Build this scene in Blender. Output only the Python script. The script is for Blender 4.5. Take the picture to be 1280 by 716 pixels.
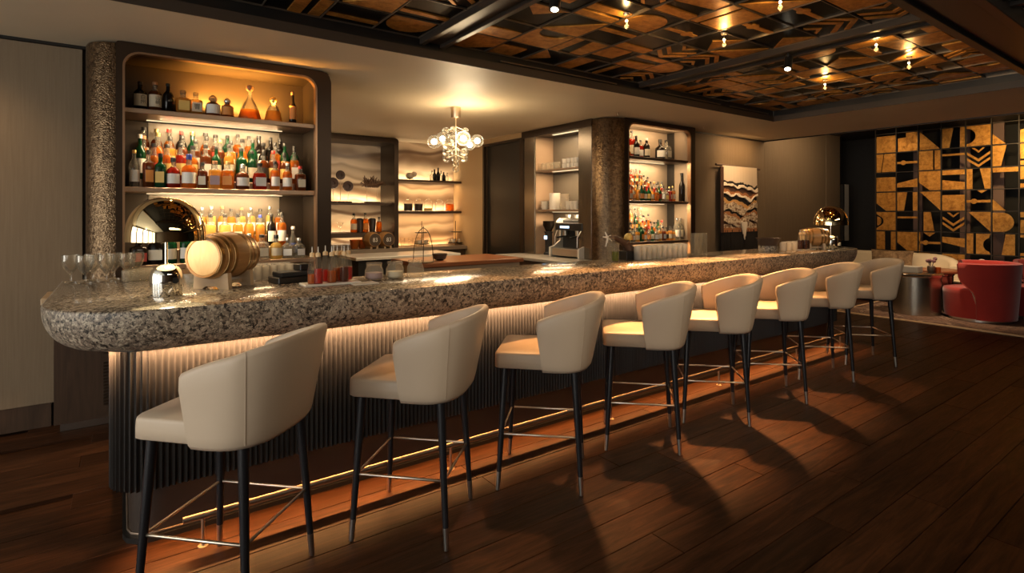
import bpy, bmesh, math, random
from mathutils import Vector, Matrix
random.seed(7)
for o in list(bpy.data.objects):
    bpy.data.objects.remove(o)
C = bpy.context.scene.collection
SC = bpy.context.scene
PI = math.pi

# ------------------------------------------------------------------ camera
CAM_H = 1.5
F = 681.0
SX, CX = 0.812, 0.583            # heading of the bar seen from the camera
cam_d = bpy.data.cameras.new('camera')
cam_d.sensor_width = 36.0
cam_d.lens = 36.0 * F / 1280.0
cam_d.shift_y = (266.0 - 358.0) / 1280.0
cam_d.clip_start = 0.05
cam = bpy.data.objects.new('camera', cam_d)
C.objects.link(cam)
cam.location = (0, 0, CAM_H)
cam.rotation_euler = (PI / 2, 0, -math.asin(CX))
SC.camera = cam

# ------------------------------------------------------------------ world, exposure
SC.view_settings.view_transform = 'Standard'
SC.view_settings.look = 'None'
SC.view_settings.gamma = 1.0
SC.view_settings.use_curve_mapping = False
SC.view_settings.exposure = 0.68
w = bpy.data.worlds.new('world')
SC.world = w
w.use_nodes = True
w.node_tree.nodes['Background'].inputs[0].default_value = (0.05, 0.04, 0.03, 1)
w.node_tree.nodes['Background'].inputs[1].default_value = 0.3
cy = SC.cycles
cy.use_denoising = True
cy.max_bounces = 8
cy.diffuse_bounces = 3
cy.glossy_bounces = 4
cy.transmission_bounces = 4
cy.transparent_max_bounces = 14
cy.sample_clamp_indirect = 4.0
cy.sample_clamp_direct = 30.0
cy.caustics_reflective = False
cy.caustics_refractive = False
cy.blur_glossy = 0.5

WARM = (1.0, 0.60, 0.27)
AMBER = (1.0, 0.50, 0.14)
SOFT = (1.0, 0.74, 0.45)
DAY = (1.0, 0.97, 0.90)

def look(o, target):
    d = Vector(target) - o.location
    o.rotation_euler = d.to_track_quat('-Z', 'Y').to_euler()

def area(name, loc, sx, sy, power, col=WARM, target=None, spread=180, rotz=0):
    l = bpy.data.lights.new(name, 'AREA')
    l.shape = 'RECTANGLE'
    l.size, l.size_y = sx, sy
    l.energy = power
    l.color = col
    l.spread = math.radians(spread)
    o = bpy.data.objects.new(name, l)
    C.objects.link(o)
    o.location = loc
    if target is not None:
        look(o, target)
    else:
        o.rotation_euler = (0, 0, rotz)
    return o

def spot(name, loc, target, power, angle=50, blend=0.6, col=WARM, r=0.03):
    l = bpy.data.lights.new(name, 'SPOT')
    l.energy = power
    l.color = col
    l.spot_size = math.radians(angle)
    l.spot_blend = blend
    l.shadow_soft_size = r
    o = bpy.data.objects.new(name, l)
    C.objects.link(o)
    o.location = loc
    look(o, target)
    return o

def point(name, loc, power, col=WARM, r=0.04):
    l = bpy.data.lights.new(name, 'POINT')
    l.energy = power
    l.color = col
    l.shadow_soft_size = r
    o = bpy.data.objects.new(name, l)
    C.objects.link(o)
    o.location = loc
    return o

# daylight through the curtained windows on the wall to the side of the photographer
area('daylight', (-4.25, 0.6, 1.42), 8.2, 2.3, 125, DAY, target=(3.0, 0.6, 1.42))

# added uplight, brightens the white ceiling mirrored in the near lamp dome
area('ceiling_fill', (-4.2, 0.6, 2.55), 0.06, 8.0, 55, DAY, target=(-2.6, 0.6, 2.81))

# bar: grazing strip in the cove above the flutes and a narrow strip on to the foot rail
LED = (1.0, 0.60, 0.31)
area('led_flutes', (3.42, 2.8775, 0.925), 6.55, 0.003, 230, LED, spread=130)
area('led_flutes_end', (-0.0675, 3.46, 0.925), 0.003, 0.78, 33, LED, spread=130)
for k in range(6):
    a_ = PI + (PI / 2) * (k + 0.5) / 6
    area('led_flutes_corner', (0.125 + 0.1925 * math.cos(a_), 3.07 + 0.1925 * math.sin(a_), 0.925), 0.003, 0.05, 2.2, LED, spread=130, rotz=a_)
area('led_kick', (3.36, 2.912, 0.2605), 6.6, 0.010, 30, (1.0, 0.45, 0.14), target=(3.36, 2.8172, 0.0), spread=95)
# added warm fill light behind the photographer, turned on to the stools
area('stool_fill', (3.4, -0.9, 2.74), 5.6, 0.35, 11, (1.0, 0.80, 0.58), target=(3.4, 2.5, 0.9), spread=80)

# ceiling spots over the stools
for i, (x, p) in enumerate([(1.2, 110), (2.05, 300), (2.85, 640), (3.6, 820), (4.4, 480), (5.3, 130)]):
    spot('spot_stools', (x + 1.15, 3.2, 2.76), (x, 2.28, 0), p, 27, 0.75, (1.0, 0.48, 0.17), 0.05)

# ------------------------------------------------------------------ pixel helpers (real points on real planes)
def at_y(px, Y):
    """X of the point on the vertical plane Y seen in column px"""
    t = (px - 640.0) / F
    return Y * (CX + SX * t) / (SX - CX * t)

def at_x(px, X):
    """Y of the point on the vertical plane X seen in column px"""
    t = (px - 640.0) / F
    return X * (SX - CX * t) / (CX + SX * t)

def depth(X, Y):
    return CX * X + SX * Y

def at_z(px, py, z):
    """point on the level plane z"""
    wd = (CAM_H - z) * F / (py - 266.0)
    r = (px - 640.0) / F * wd
    return (SX * r + CX * wd, -CX * r + SX * wd)

def zat(py, X, Y):
    return CAM_H + (266.0 - py) / F * depth(X, Y)

# ------------------------------------------------------------------ material helpers
class NT:
    def __init__(self, name):
        self.m = bpy.data.materials.new(name)
        self.m.use_nodes = True
        self.t = self.m.node_tree
        self.t.nodes.clear()
        self.out = self.n('ShaderNodeOutputMaterial')
    def n(self, typ, **kw):
        nd = self.t.nodes.new(typ)
        for k, v in kw.items():
            setattr(nd, k, v)
        return nd
    def l(self, a, b):
        self.t.links.new(a, b)
    def coords(self, scale=(1, 1, 1), kind='Object', rot=(0, 0, 0)):
        tc = self.n('ShaderNodeTexCoord')
        mp = self.n('ShaderNodeMapping')
        mp.inputs['Scale'].default_value = scale
        mp.inputs['Rotation'].default_value = rot
        self.l(tc.outputs[kind], mp.inputs[0])
        return mp.outputs[0]
    def noise(self, vec, scale, detail=3, rough=0.5, dist=0.0):
        nd = self.n('ShaderNodeTexNoise')
        nd.inputs['Scale'].default_value = scale
        nd.inputs['Detail'].default_value = detail
        nd.inputs['Roughness'].default_value = rough
        nd.inputs['Distortion'].default_value = dist
        self.l(vec, nd.inputs['Vector'])
        return nd.outputs['Fac']
    def ramp(self, fac, stops, interp='LINEAR'):
        nd = self.n('ShaderNodeValToRGB')
        cr = nd.color_ramp
        cr.interpolation = interp
        while len(cr.elements) < len(stops):
            cr.elements.new(0.5)
        for e, (p, c) in zip(cr.elements, stops):
            e.position = p
            e.color = (*c, 1) if len(c) == 3 else c
        self.l(fac, nd.inputs[0])
        return nd.outputs[0]
    def mix(self, fac, a, b, blend='MIX'):
        nd = self.n('ShaderNodeMix', data_type='RGBA', blend_type=blend)
        for s, v in ((0, fac), (6, a), (7, b)):
            if hasattr(v, 'links'):
                self.l(v, nd.inputs[s])
            else:
                nd.inputs[s].default_value = v if s == 0 else ((*v, 1) if len(v) == 3 else v)
        return nd.outputs[2]
    def bump(self, h, strength=0.2, dist=0.01):
        nd = self.n('ShaderNodeBump')
        nd.inputs['Strength'].default_value = strength
        nd.inputs['Distance'].default_value = dist
        self.l(h, nd.inputs['Height'])
        return nd.outputs[0]
    def bsdf(self, color=None, rough=0.5, metal=0.0, normal=None, spec=0.5, coat=0.0, emit=None, estr=0.0, sheen=0.0):
        b = self.n('ShaderNodeBsdfPrincipled')
        def put(k, v):
            if hasattr(v, 'links'):
                self.l(v, b.inputs[k])
            elif isinstance(v, tuple):
                b.inputs[k].default_value = (*v, 1)
            else:
                b.inputs[k].default_value = v
        if color is not None:
            put('Base Color', color)
        put('Roughness', rough)
        put('Metallic', metal)
        put('Specular IOR Level', spec)
        put('Coat Weight', coat)
        put('Sheen Weight', sheen)
        if emit is not None:
            put('Emission Color', emit)
            put('Emission Strength', estr)
        if normal is not None:
            self.l(normal, b.inputs['Normal'])
        self.l(b.outputs[0], self.out.inputs[0])
        return self.m

def plain(name, col, rough=0.5, metal=0.0, spec=0.5, coat=0.0):
    return NT(name).bsdf(col, rough, metal, spec=spec, coat=coat)

def glow(name, col, strength):
    t = NT(name)
    e = t.n('ShaderNodeEmission')
    e.inputs[0].default_value = (*col, 1)
    e.inputs[1].default_value = strength
    t.l(e.outputs[0], t.out.inputs[0])
    return t.m

def tinted(name, col, clear=0.5, body=None, gloss=0.35):
    """coloured bottle glass and liquid: tinted see-through, some scattering, a gloss at the rim"""
    t = NT(name)
    body = body or col
    tr = t.n('ShaderNodeBsdfTransparent'); tr.inputs[0].default_value = (*col, 1)
    tl = t.n('ShaderNodeBsdfTranslucent'); tl.inputs[0].default_value = (*body, 1)
    df = t.n('ShaderNodeBsdfDiffuse'); df.inputs[0].default_value = (*body, 1)
    m0 = t.n('ShaderNodeMixShader'); m0.inputs[0].default_value = 0.4
    t.l(tl.outputs[0], m0.inputs[1]); t.l(df.outputs[0], m0.inputs[2])
    m1 = t.n('ShaderNodeMixShader'); m1.inputs[0].default_value = clear
    t.l(m0.outputs[0], m1.inputs[1]); t.l(tr.outputs[0], m1.inputs[2])
    gl = t.n('ShaderNodeBsdfGlossy'); gl.inputs['Roughness'].default_value = 0.08
    lw = t.n('ShaderNodeLayerWeight'); lw.inputs[0].default_value = gloss
    m2 = t.n('ShaderNodeMixShader')
    fm = t.n('ShaderNodeMath', operation='MULTIPLY'); fm.inputs[1].default_value = 0.6
    t.l(lw.outputs['Fresnel'], fm.inputs[0]); t.l(fm.outputs[0], m2.inputs[0]); t.l(m1.outputs[0], m2.inputs[1]); t.l(gl.outputs[0], m2.inputs[2])
    t.l(m2.outputs[0], t.out.inputs[0])
    return t.m

M = {}
def granite():
    t = NT('speckled_granite')
    v = t.coords()
    n1 = t.noise(v, 5, 5, 0.6, 0.6)
    base = t.ramp(n1, [(0.25, (0.05, 0.04, 0.032)), (0.45, (0.20, 0.155, 0.115)), (0.6, (0.36, 0.29, 0.22)), (0.8, (0.14, 0.105, 0.08))])
    n2 = t.noise(v, 60, 5, 0.7)
    c2 = t.mix(t.ramp(n2, [(0.50, (0, 0, 0)), (0.56, (1, 1, 1))]), base, (0.5, 0.42, 0.31))
    n3 = t.noise(v, 52, 6, 0.75, 0.3)
    c3 = t.mix(t.ramp(n3, [(0.43, (1, 1, 1)), (0.49, (0, 0, 0))]), c2, (0.018, 0.014, 0.011))
    n4 = t.noise(v, 150, 2, 0.6)
    c4 = t.mix(t.ramp(n4, [(0.60, (0, 0, 0)), (0.66, (1, 1, 1))]), c3, (0.02, 0.016, 0.012))
    geo = t.n('ShaderNodeNewGeometry')
    sep = t.n('ShaderNodeSeparateXYZ'); t.l(geo.outputs['Normal'], sep.inputs[0])
    rg = t.n('ShaderNodeMapRange'); rg.inputs[1].default_value = 0.6; rg.inputs[2].default_value = 0.95
    rg.inputs[3].default_value = 0.42; rg.inputs[4].default_value = 0.13
    t.l(sep.outputs[2], rg.inputs[0])
    bs = t.n('ShaderNodeMapRange'); bs.inputs[1].default_value = 0.6; bs.inputs[2].default_value = 0.95
    bs.inputs[3].default_value = 0.55; bs.inputs[4].default_value = 0.02
    t.l(sep.outputs[2], bs.inputs[0])
    b = t.n('ShaderNodeBump'); b.inputs['Distance'].default_value = 0.004
    t.l(bs.outputs[0], b.inputs['Strength']); t.l(n3, b.inputs['Height'])
    return t.bsdf(c4, rg.outputs[0], 0, b.outputs[0], 0.5)
M['granite'] = granite()

def leather(name, a, b, rough=0.42):
    t = NT(name)
    v = t.coords()
    col = t.mix(t.noise(v, 4, 3), a, b)
    n = t.noise(v, 220, 2, 0.6)
    return t.bsdf(col, rough, 0, t.bump(n, 0.12, 0.002), 0.4)
M['leather'] = leather('cream_leather', (0.57, 0.455, 0.335), (0.51, 0.40, 0.29))
M['ivory'] = leather('ivory_upholstery', (0.75, 0.66, 0.5), (0.68, 0.58, 0.43), 0.6)

def floorwood():
    t = NT('dark_oak')
    v = t.coords((1.2, 14, 14))
    oi = t.n('ShaderNodeObjectInfo')
    add = t.n('ShaderNodeVectorMath', operation='ADD')
    cmb = t.n('ShaderNodeCombineXYZ')
    mul = t.n('ShaderNodeMath', operation='MULTIPLY'); mul.inputs[1].default_value = 60
    t.l(oi.outputs['Random'], mul.inputs[0])
    t.l(mul.outputs[0], cmb.inputs[0]); t.l(mul.outputs[0], cmb.inputs[1])
    t.l(v, add.inputs[0]); t.l(cmb.outputs[0], add.inputs[1])
    g = t.noise(add.outputs[0], 1.8, 6, 0.62, 1.2)
    col = t.ramp(g, [(0.28, (0.018, 0.0068, 0.0026)), (0.5, (0.05, 0.019, 0.0076)), (0.72, (0.09, 0.034, 0.0135))])
    tone = t.n('ShaderNodeMapRange'); tone.inputs[3].default_value = 0.55; tone.inputs[4].default_value = 1.1
    t.l(oi.outputs['Random'], tone.inputs[0])
    hs = t.n('ShaderNodeHueSaturation'); t.l(tone.outputs[0], hs.inputs['Value']); t.l(col, hs.inputs['Color'])
    g2 = t.noise(add.outputs[0], 9, 4, 0.6, 0.4)
    rr = t.n('ShaderNodeMapRange'); rr.inputs[3].default_value = 0.36; rr.inputs[4].default_value = 0.54
    t.l(g2, rr.inputs[0])
    return t.bsdf(hs.outputs[0], rr.outputs[0], 0, t.bump(g, 0.25, 0.004), 0.10)
M['floor'] = floorwood()

def wood(name, a, b, scale=(3, 20, 3), rough=0.4, metal=0):
    t = NT(name)
    v = t.coords(scale)
    g = t.noise(v, 2.0, 5, 0.6, 1.0)
    return t.bsdf(t.ramp(g, [(0.3, a), (0.7, b)]), rough, metal, t.bump(g, 0.08, 0.003))
M['walnut'] = wood('dark_walnut', (0.045, 0.026, 0.016), (0.085, 0.05, 0.03), (14, 14, 1))
M['redwood'] = wood('mahogany_top', (0.20, 0.07, 0.03), (0.30, 0.11, 0.045), (2, 10, 10), 0.3)
M['barrelwood'] = wood('barrel_oak', (0.42, 0.22, 0.08), (0.56, 0.31, 0.12), (2, 18, 18), 0.35)
M['barrelend'] = wood('barrel_end_oak', (0.74, 0.50, 0.25), (0.84, 0.60, 0.32), (2, 14, 3), 0.4)
M['palewood'] = wood('pale_wood', (0.50, 0.36, 0.22), (0.60, 0.45, 0.29), (14, 3, 3), 0.5)

def fabric_wall(name, a, b):
    t = NT(name)
    v = t.coords((60, 60, 2))
    n = t.noise(v, 1.5, 4, 0.6)
    v2 = t.coords()
    n2 = t.noise(v2, 0.9, 3, 0.5)
    col = t.mix(n2, a, b)
    return t.bsdf(t.mix(0.07, col, t.ramp(n, [(0.3, (0.1, 0.08, 0.06)), (0.7, (0.6, 0.5, 0.38))])), 0.7, 0, t.bump(n, 0.1, 0.002), 0.3)
M['wall'] = fabric_wall('taupe_wall', (0.22, 0.16, 0.098), (0.18, 0.13, 0.08))
M['sidewall'] = plain('warm_plaster', (0.46, 0.32, 0.17), 0.6)
def plaster():
    t = NT('lacquered_plaster')
    v = t.coords()
    n = t.noise(v, 1.3, 3)
    return t.bsdf(t.mix(n, (0.62, 0.51, 0.36), (0.56, 0.46, 0.32)), t.ramp(n, [(0.3, (0.5,) * 3), (0.7, (0.62,) * 3)]), 0, None, 0.5)
M['soffit'] = plaster()
M['black'] = plain('black_lacquer', (0.012, 0.011, 0.010), 0.35)
M['blackmatte'] = plain('black_matte', (0.012, 0.011, 0.011), 0.7)
M['beam'] = plain('dark_bronze_beam', (0.05, 0.04, 0.032), 0.35, 0.4)
M['fascia'] = plain('brown_fascia', (0.05, 0.034, 0.022), 0.5)
M['flute'] = plain('flute_lacquer', (0.019, 0.016, 0.014), 0.38)
M['kick'] = plain('bronze_kick', (0.032, 0.02, 0.013), 0.5)
M['legblack'] = plain('ebony_leg', (0.012, 0.012, 0.014), 0.32)
M['brass'] = plain('satin_brass', (0.66, 0.52, 0.38), 0.34, 1.0)
M['railmetal'] = plain('bronze_rail', (0.24, 0.18, 0.135), 0.5, 1.0)
M['rod'] = plain('champagne_rod', (0.74, 0.63, 0.5), 0.3, 1.0)
M['steel'] = plain('brushed_steel', (0.62, 0.58, 0.52), 0.28, 1.0)
M['chrome'] = plain('polished_nickel', (0.86, 0.85, 0.78), 0.04, 1.0)
M['goldmirror'] = plain('mirror_gold', (0.93, 0.74, 0.42), 0.03, 1.0)
M['lining'] = plain('lamp_lining', (0.75, 0.68, 0.5), 0.4)

def hammered(name, a, b, scale, strength, rough=0.34):
    t = NT(name)
    v = t.coords()
    vo = t.n('ShaderNodeTexVoronoi'); vo.inputs['Scale'].default_value = scale
    nz = t.noise(v, scale * 0.4, 4, 0.7)
    t.l(v, vo.inputs['Vector'])
    mx = t.mix(0.5, vo.outputs['Distance'], nz)
    col = t.ramp(nz, [(0.36, a), (0.6, b)])
    return t.bsdf(col, rough, 0.9, t.bump(mx, strength, 0.01))
M['hammered'] = hammered('pitted_bronze', (0.06, 0.036, 0.02), (0.24, 0.16, 0.09), 105, 0.55, 0.3)
M['hammeredfine'] = hammered('hammered_bronze', (0.075, 0.046, 0.026), (0.17, 0.11, 0.06), 60, 0.5, 0.28)
M['frame'] = plain('bronze_frame', (0.05, 0.032, 0.02), 0.34, 0.6)
M['frametrim'] = plain('bronze_trim', (0.42, 0.27, 0.17), 0.3, 0.9)
M['shelf'] = plain('bronze_shelf', (0.38, 0.27, 0.19), 0.34, 0.75)
M['shelfdark'] = plain('dark_shelf', (0.07, 0.043, 0.027), 0.4, 0.3)
M['inner'] = plain('cabinet_lining', (0.038, 0.027, 0.018), 0.36, 0.3)
M['innerlight'] = plain('cabinet_lining_pale', (0.27, 0.21, 0.155), 0.42, 0.2)
M['greyback'] = plain('cabinet_backboard', (0.15, 0.125, 0.095), 0.35, 0.1)

def goldleaf():
    t = NT('gold_leaf')
    v = t.coords()
    oi = t.n('ShaderNodeObjectInfo')
    add = t.n('ShaderNodeVectorMath', operation='ADD')
    mul = t.n('ShaderNodeMath', operation='MULTIPLY'); mul.inputs[1].default_value = 40
    t.l(oi.outputs['Random'], mul.inputs[0])
    t.l(v, add.inputs[0]); t.l(mul.outputs[0], add.inputs[1])
    n = t.noise(add.outputs[0], 14, 6, 0.7, 0.3)
    n2 = t.noise(add.outputs[0], 60, 3, 0.6)
    col = t.ramp(n, [(0.3, (0.30, 0.12, 0.022)), (0.5, (0.58, 0.27, 0.05)), (0.7, (0.74, 0.38, 0.09))])
    col2 = t.mix(t.ramp(n2, [(0.6, (0, 0, 0)), (0.75, (1, 1, 1))]), col, (0.30, 0.14, 0.03))
    return t.bsdf(col2, t.ramp(n, [(0.3, (0.5,) * 3), (0.7, (0.34,) * 3)]), 0.72, t.bump(n, 0.25, 0.004))
M['gold'] = goldleaf()
M['blackglass'] = plain('black_glass', (0.004, 0.0035, 0.0035), 0.25, spec=0.08)
M['gridmetal'] = plain('grid_metal', (0.24, 0.19, 0.14), 0.3, 0.8)

def onyx():
    t = NT('veined_onyx')
    v = t.coords((1, 1, 1))
    big = t.noise(v, 0.9, 3, 0.55, 0.5)
    mul = t.n('ShaderNodeVectorMath', operation='MULTIPLY_ADD')
    wv = t.n('ShaderNodeTexWave', wave_type='BANDS', bands_direction='Z', wave_profile='SIN')
    wv.inputs['Scale'].default_value = 0.5
    wv.inputs['Distortion'].default_value = 7.0
    wv.inputs['Detail'].default_value = 4
    wv.inputs['Detail Scale'].default_value = 0.55
    wv.inputs['Detail Roughness'].default_value = 0.6
    t.l(v, wv.inputs['Vector'])
    col = t.ramp(wv.outputs['Fac'], [(0.0, (0.24, 0.15, 0.085)), (0.10, (0.36, 0.25, 0.155)), (0.32, (0.60, 0.45, 0.29)),
                                      (0.60, (0.70, 0.54, 0.36)), (0.8, (0.38, 0.27, 0.17)), (1.0, (0.58, 0.44, 0.29))])
    wv2 = t.n('ShaderNodeTexWave', wave_type='BANDS', bands_direction='Z')
    wv2.inputs['Scale'].default_value = 0.6
    wv2.inputs['Distortion'].default_value = 8
    wv2.inputs['Detail'].default_value = 3
    wv2.inputs['Detail Scale'].default_value = 0.4
    t.l(v, wv2.inputs['Vector'])
    line = t.ramp(wv2.outputs['Fac'], [(0.0, (0.95, 0.95, 0.95)), (0.06, (0, 0, 0))])
    col = t.mix(line, col, (0.16, 0.095, 0.055))
    return t.bsdf(col, 0.22, 0, None, 0.5, emit=col, estr=0.05)
M['onyx'] = onyx()

def velvet(name, col):
    t = NT(name)
    v = t.coords()
    n = t.noise(v, 5, 3)
    c = t.mix(n, col, tuple(x * 0.7 for x in col))
    return t.bsdf(c, 0.75, 0, None, 0.2, sheen=0.6)
M['red'] = velvet('crimson_velvet', (0.42, 0.03, 0.024))
M['redpipe'] = plain('crimson_piping', (0.36, 0.05, 0.035), 0.5)

def rugmat():
    t = NT('patterned_rug')
    v = t.coords()
    n = t.noise(v, 3.2, 5, 0.7, 1.2)
    c = t.ramp(n, [(0.3, (0.05, 0.03, 0.025)), (0.45, (0.22, 0.13, 0.09)), (0.52, (0.06, 0.03, 0.025)), (0.62, (0.34, 0.24, 0.17)), (0.72, (0.12, 0.05, 0.04))])
    return t.bsdf(c, 0.9, 0, t.bump(t.noise(v, 200, 2), 0.4, 0.004))
M['rug'] = rugmat()
M['rugedge'] = plain('rug_border', (0.62, 0.43, 0.26), 0.85)
M['tint'] = None

# bottle colours
BC = {
 'amber':   tinted('amber_spirit', (0.95, 0.42, 0.07), 0.55, (0.75, 0.27, 0.035)),
 'gold':    tinted('golden_spirit', (1.0, 0.66, 0.2), 0.55, (0.9, 0.48, 0.10)),
 'red':     tinted('ruby_spirit', (0.70, 0.08, 0.03), 0.5, (0.45, 0.035, 0.012)),
 'brown':   tinted('brown_spirit', (0.42, 0.12, 0.03), 0.4, (0.22, 0.06, 0.015)),
 'dark':    tinted('black_bottle_glass', (0.05, 0.03, 0.02), 0.15, (0.02, 0.014, 0.01)),
 'green':   tinted('green_bottle_glass', (0.06, 0.30, 0.12), 0.4, (0.015, 0.12, 0.045)),
 'clear':   tinted('clear_bottle_glass', (0.88, 0.88, 0.84), 0.78, (0.62, 0.6, 0.54)),
 'blue':    tinted('pale_blue_bottle_glass', (0.62, 0.74, 0.88), 0.65, (0.4, 0.5, 0.65)),
 'ruby':    tinted('ruby_bitters', (0.95, 0.16, 0.10), 0.6, (0.7, 0.09, 0.06)),
 'yellow':  tinted('yellow_spirit', (1.0, 0.82, 0.36), 0.55, (0.95, 0.72, 0.25)),
}
LC = {
 'cream': plain('cream_paper', (0.72, 0.64, 0.48), 0.6), 'white': plain('white_paper', (0.82, 0.80, 0.74), 0.6),
 'yellow': plain('yellow_paper', (0.80, 0.55, 0.16), 0.6), 'orange': plain('orange_paper', (0.75, 0.30, 0.07), 0.6),
 'black': plain('black_paper', (0.025, 0.022, 0.02), 0.5), 'red': plain('red_paper', (0.45, 0.05, 0.03), 0.6),
 'blue': plain('blue_paper', (0.10, 0.14, 0.42), 0.6), 'mauve': plain('mauve_paper', (0.42, 0.3, 0.32), 0.6),
}
CC = {
 'black': plain('black_cap', (0.02, 0.018, 0.016), 0.35), 'gold': plain('gold_cap', (0.75, 0.52, 0.2), 0.3, 0.9),
 'red': plain('red_cap', (0.45, 0.03, 0.02), 0.4), 'blue': plain('blue_cap', (0.03, 0.05, 0.3), 0.4),
 'silver': plain('silver_cap', (0.7, 0.68, 0.62), 0.25, 0.9), 'wood': plain('wooden_cap', (0.42, 0.2, 0.09), 0.5),
 'white': plain('white_cap', (0.75, 0.72, 0.66), 0.4), 'green': plain('green_cap', (0.03, 0.16, 0.06), 0.4),
 'glass': tinted('glass_stopper', (0.9, 0.85, 0.75), 0.7, (0.6, 0.5, 0.35)),
}
M['glass'] = tinted('thin_clear_glass', (0.97, 0.96, 0.93), 0.93, (0.8, 0.76, 0.66), 0.12)
M['cutglass'] = tinted('cut_glass', (0.97, 0.95, 0.90), 0.84, (0.97, 0.93, 0.84), 0.13)
M['brightglass'] = tinted('sparkling_glass', (0.98, 0.97, 0.94), 0.6, (1.0, 0.97, 0.9), 0.3)
M['stem'] = tinted('stemware_glass', (0.98, 0.97, 0.94), 0.93, (0.9, 0.85, 0.75), 0.34)
M['globe'] = tinted('blown_glass', (0.97, 0.96, 0.92), 0.94, (0.8, 0.74, 0.6), 0.4)
M['lacquer'] = plain('white_porcelain', (0.78, 0.72, 0.62), 0.25)
M['paper'] = plain('pale_stoneware', (0.62, 0.52, 0.38), 0.5)
M['mirrorpane'] = plain('smoked_mirror', (0.42, 0.36, 0.28), 0.12, 1.0)
M['nickelsheet'] = plain('brushed_bronze_sheet', (0.30, 0.25, 0.19), 0.24, 0.95)
M['ledglow'] = glow('led_glow', (1.0, 0.75, 0.42), 0.9)
M['bulb'] = glow('bulb_glow', (1.0, 0.86, 0.62), 10.0)
M['curtain'] = plain('white_curtain', (0.8, 0.82, 0.8), 0.8)

# ------------------------------------------------------------------ mesh helpers
def new():
    return bmesh.new()

def obj(name, bm, mat, parent=None, smooth=None, loc=None):
    bmesh.ops.recalc_face_normals(bm, faces=bm.faces[:])
    me = bpy.data.meshes.new(name)
    bm.to_mesh(me)
    bm.free()
    if smooth is not None:
        me.polygons.foreach_set('use_smooth', [True] * len(me.polygons))
        me.set_sharp_from_angle(angle=math.radians(smooth))
    o = bpy.data.objects.new(name, me)
    C.objects.link(o)
    for m in (mat if isinstance(mat, (list, tuple)) else [mat]):
        me.materials.append(m)
    if parent is not None:
        o.parent = parent
    if loc is not None:
        o.location = loc
    return o

def inst(name, me, parent=None, loc=(0, 0, 0), rotz=0.0, scale=None):
    o = bpy.data.objects.new(name, me)
    C.objects.link(o)
    if parent is not None:
        o.parent = parent
    o.location = loc
    o.rotation_euler = (0, 0, rotz)
    if scale is not None:
        o.scale = scale
    return o

def thing(name, label, cat, loc=(0, 0, 0), rotz=0.0, group=None):
    o = bpy.data.objects.new(name, None)
    C.objects.link(o)
    o.empty_display_size = 0.1
    o.location = loc
    o.rotation_euler = (0, 0, rotz)
    return tag(o, label, cat, group)

def tag(o, label, cat, group=None):
    o['label'] = label
    o['category'] = cat
    if group:
        o['group'] = group
    return o

def struct(name, bm, mat, parent=None, smooth=None):
    o = obj(name, bm, mat, parent, smooth)
    if parent is None:
        o['kind'] = 'structure'
    return o

KIDS = {}
def kids(o):
    return [c for c in C.objects if c.parent == o]

def dup(root, loc, rotz, label=None, group=None):
    r = root.copy(); C.objects.link(r)
    r.location = loc
    r.rotation_euler = (0, 0, rotz)
    if label:
        r['label'] = label
    if group:
        r['group'] = group
    for ch in list(root.children):
        c = ch.copy(); C.objects.link(c); c.parent = r
        for g in list(ch.children):
            d = g.copy(); C.objects.link(d); d.parent = c
    return r

def box(bm, x0, x1, y0, y1, z0, z1, bev=0.0, seg=1):
    v = [bm.verts.new(p) for p in ((x0, y0, z0), (x1, y0, z0), (x1, y1, z0), (x0, y1, z0), (x0, y0, z1), (x1, y0, z1), (x1, y1, z1), (x0, y1, z1))]
    fs = [bm.faces.new([v[i] for i in q]) for q in ((3, 2, 1, 0), (4, 5, 6, 7), (0, 1, 5, 4), (1, 2, 6, 5), (2, 3, 7, 6), (3, 0, 4, 7))]
    if bev > 0:
        es = list({e for f in fs for e in f.edges})
        bmesh.ops.bevel(bm, geom=es, offset=bev, segments=seg, affect='EDGES', profile=0.6)
    return bm

def bx(x0, x1, y0, y1, z0, z1, bev=0.0, seg=1):
    return box(new(), x0, x1, y0, y1, z0, z1, bev, seg)

def lathe(bm, prof, n=20, c=(0, 0), cap0=True, cap1=True, sq=1.0):
    """prof: (r, z) from bottom to top; sq>1 gives a squarish plan"""
    rings = []
    for r, z in prof:
        ring = []
        for i in range(n):
            a = 2 * PI * (i + 0.5) / n
            ca, sa = math.cos(a), math.sin(a)
            if sq > 1:
                k = 1.0 / (abs(ca) ** (2 * sq) + abs(sa) ** (2 * sq)) ** (1 / (2 * sq))
            else:
                k = 1.0
            ring.append(bm.verts.new((c[0] + r * k * ca, c[1] + r * k * sa, z)))
        rings.append(ring)
    for a, b in zip(rings, rings[1:]):
        for i in range(n):
            bm.faces.new((a[i], a[(i + 1) % n], b[(i + 1) % n], b[i]))
    if cap0:
        bm.faces.new(rings[0][::-1])
    if cap1:
        bm.faces.new(rings[-1])
    return bm

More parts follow.
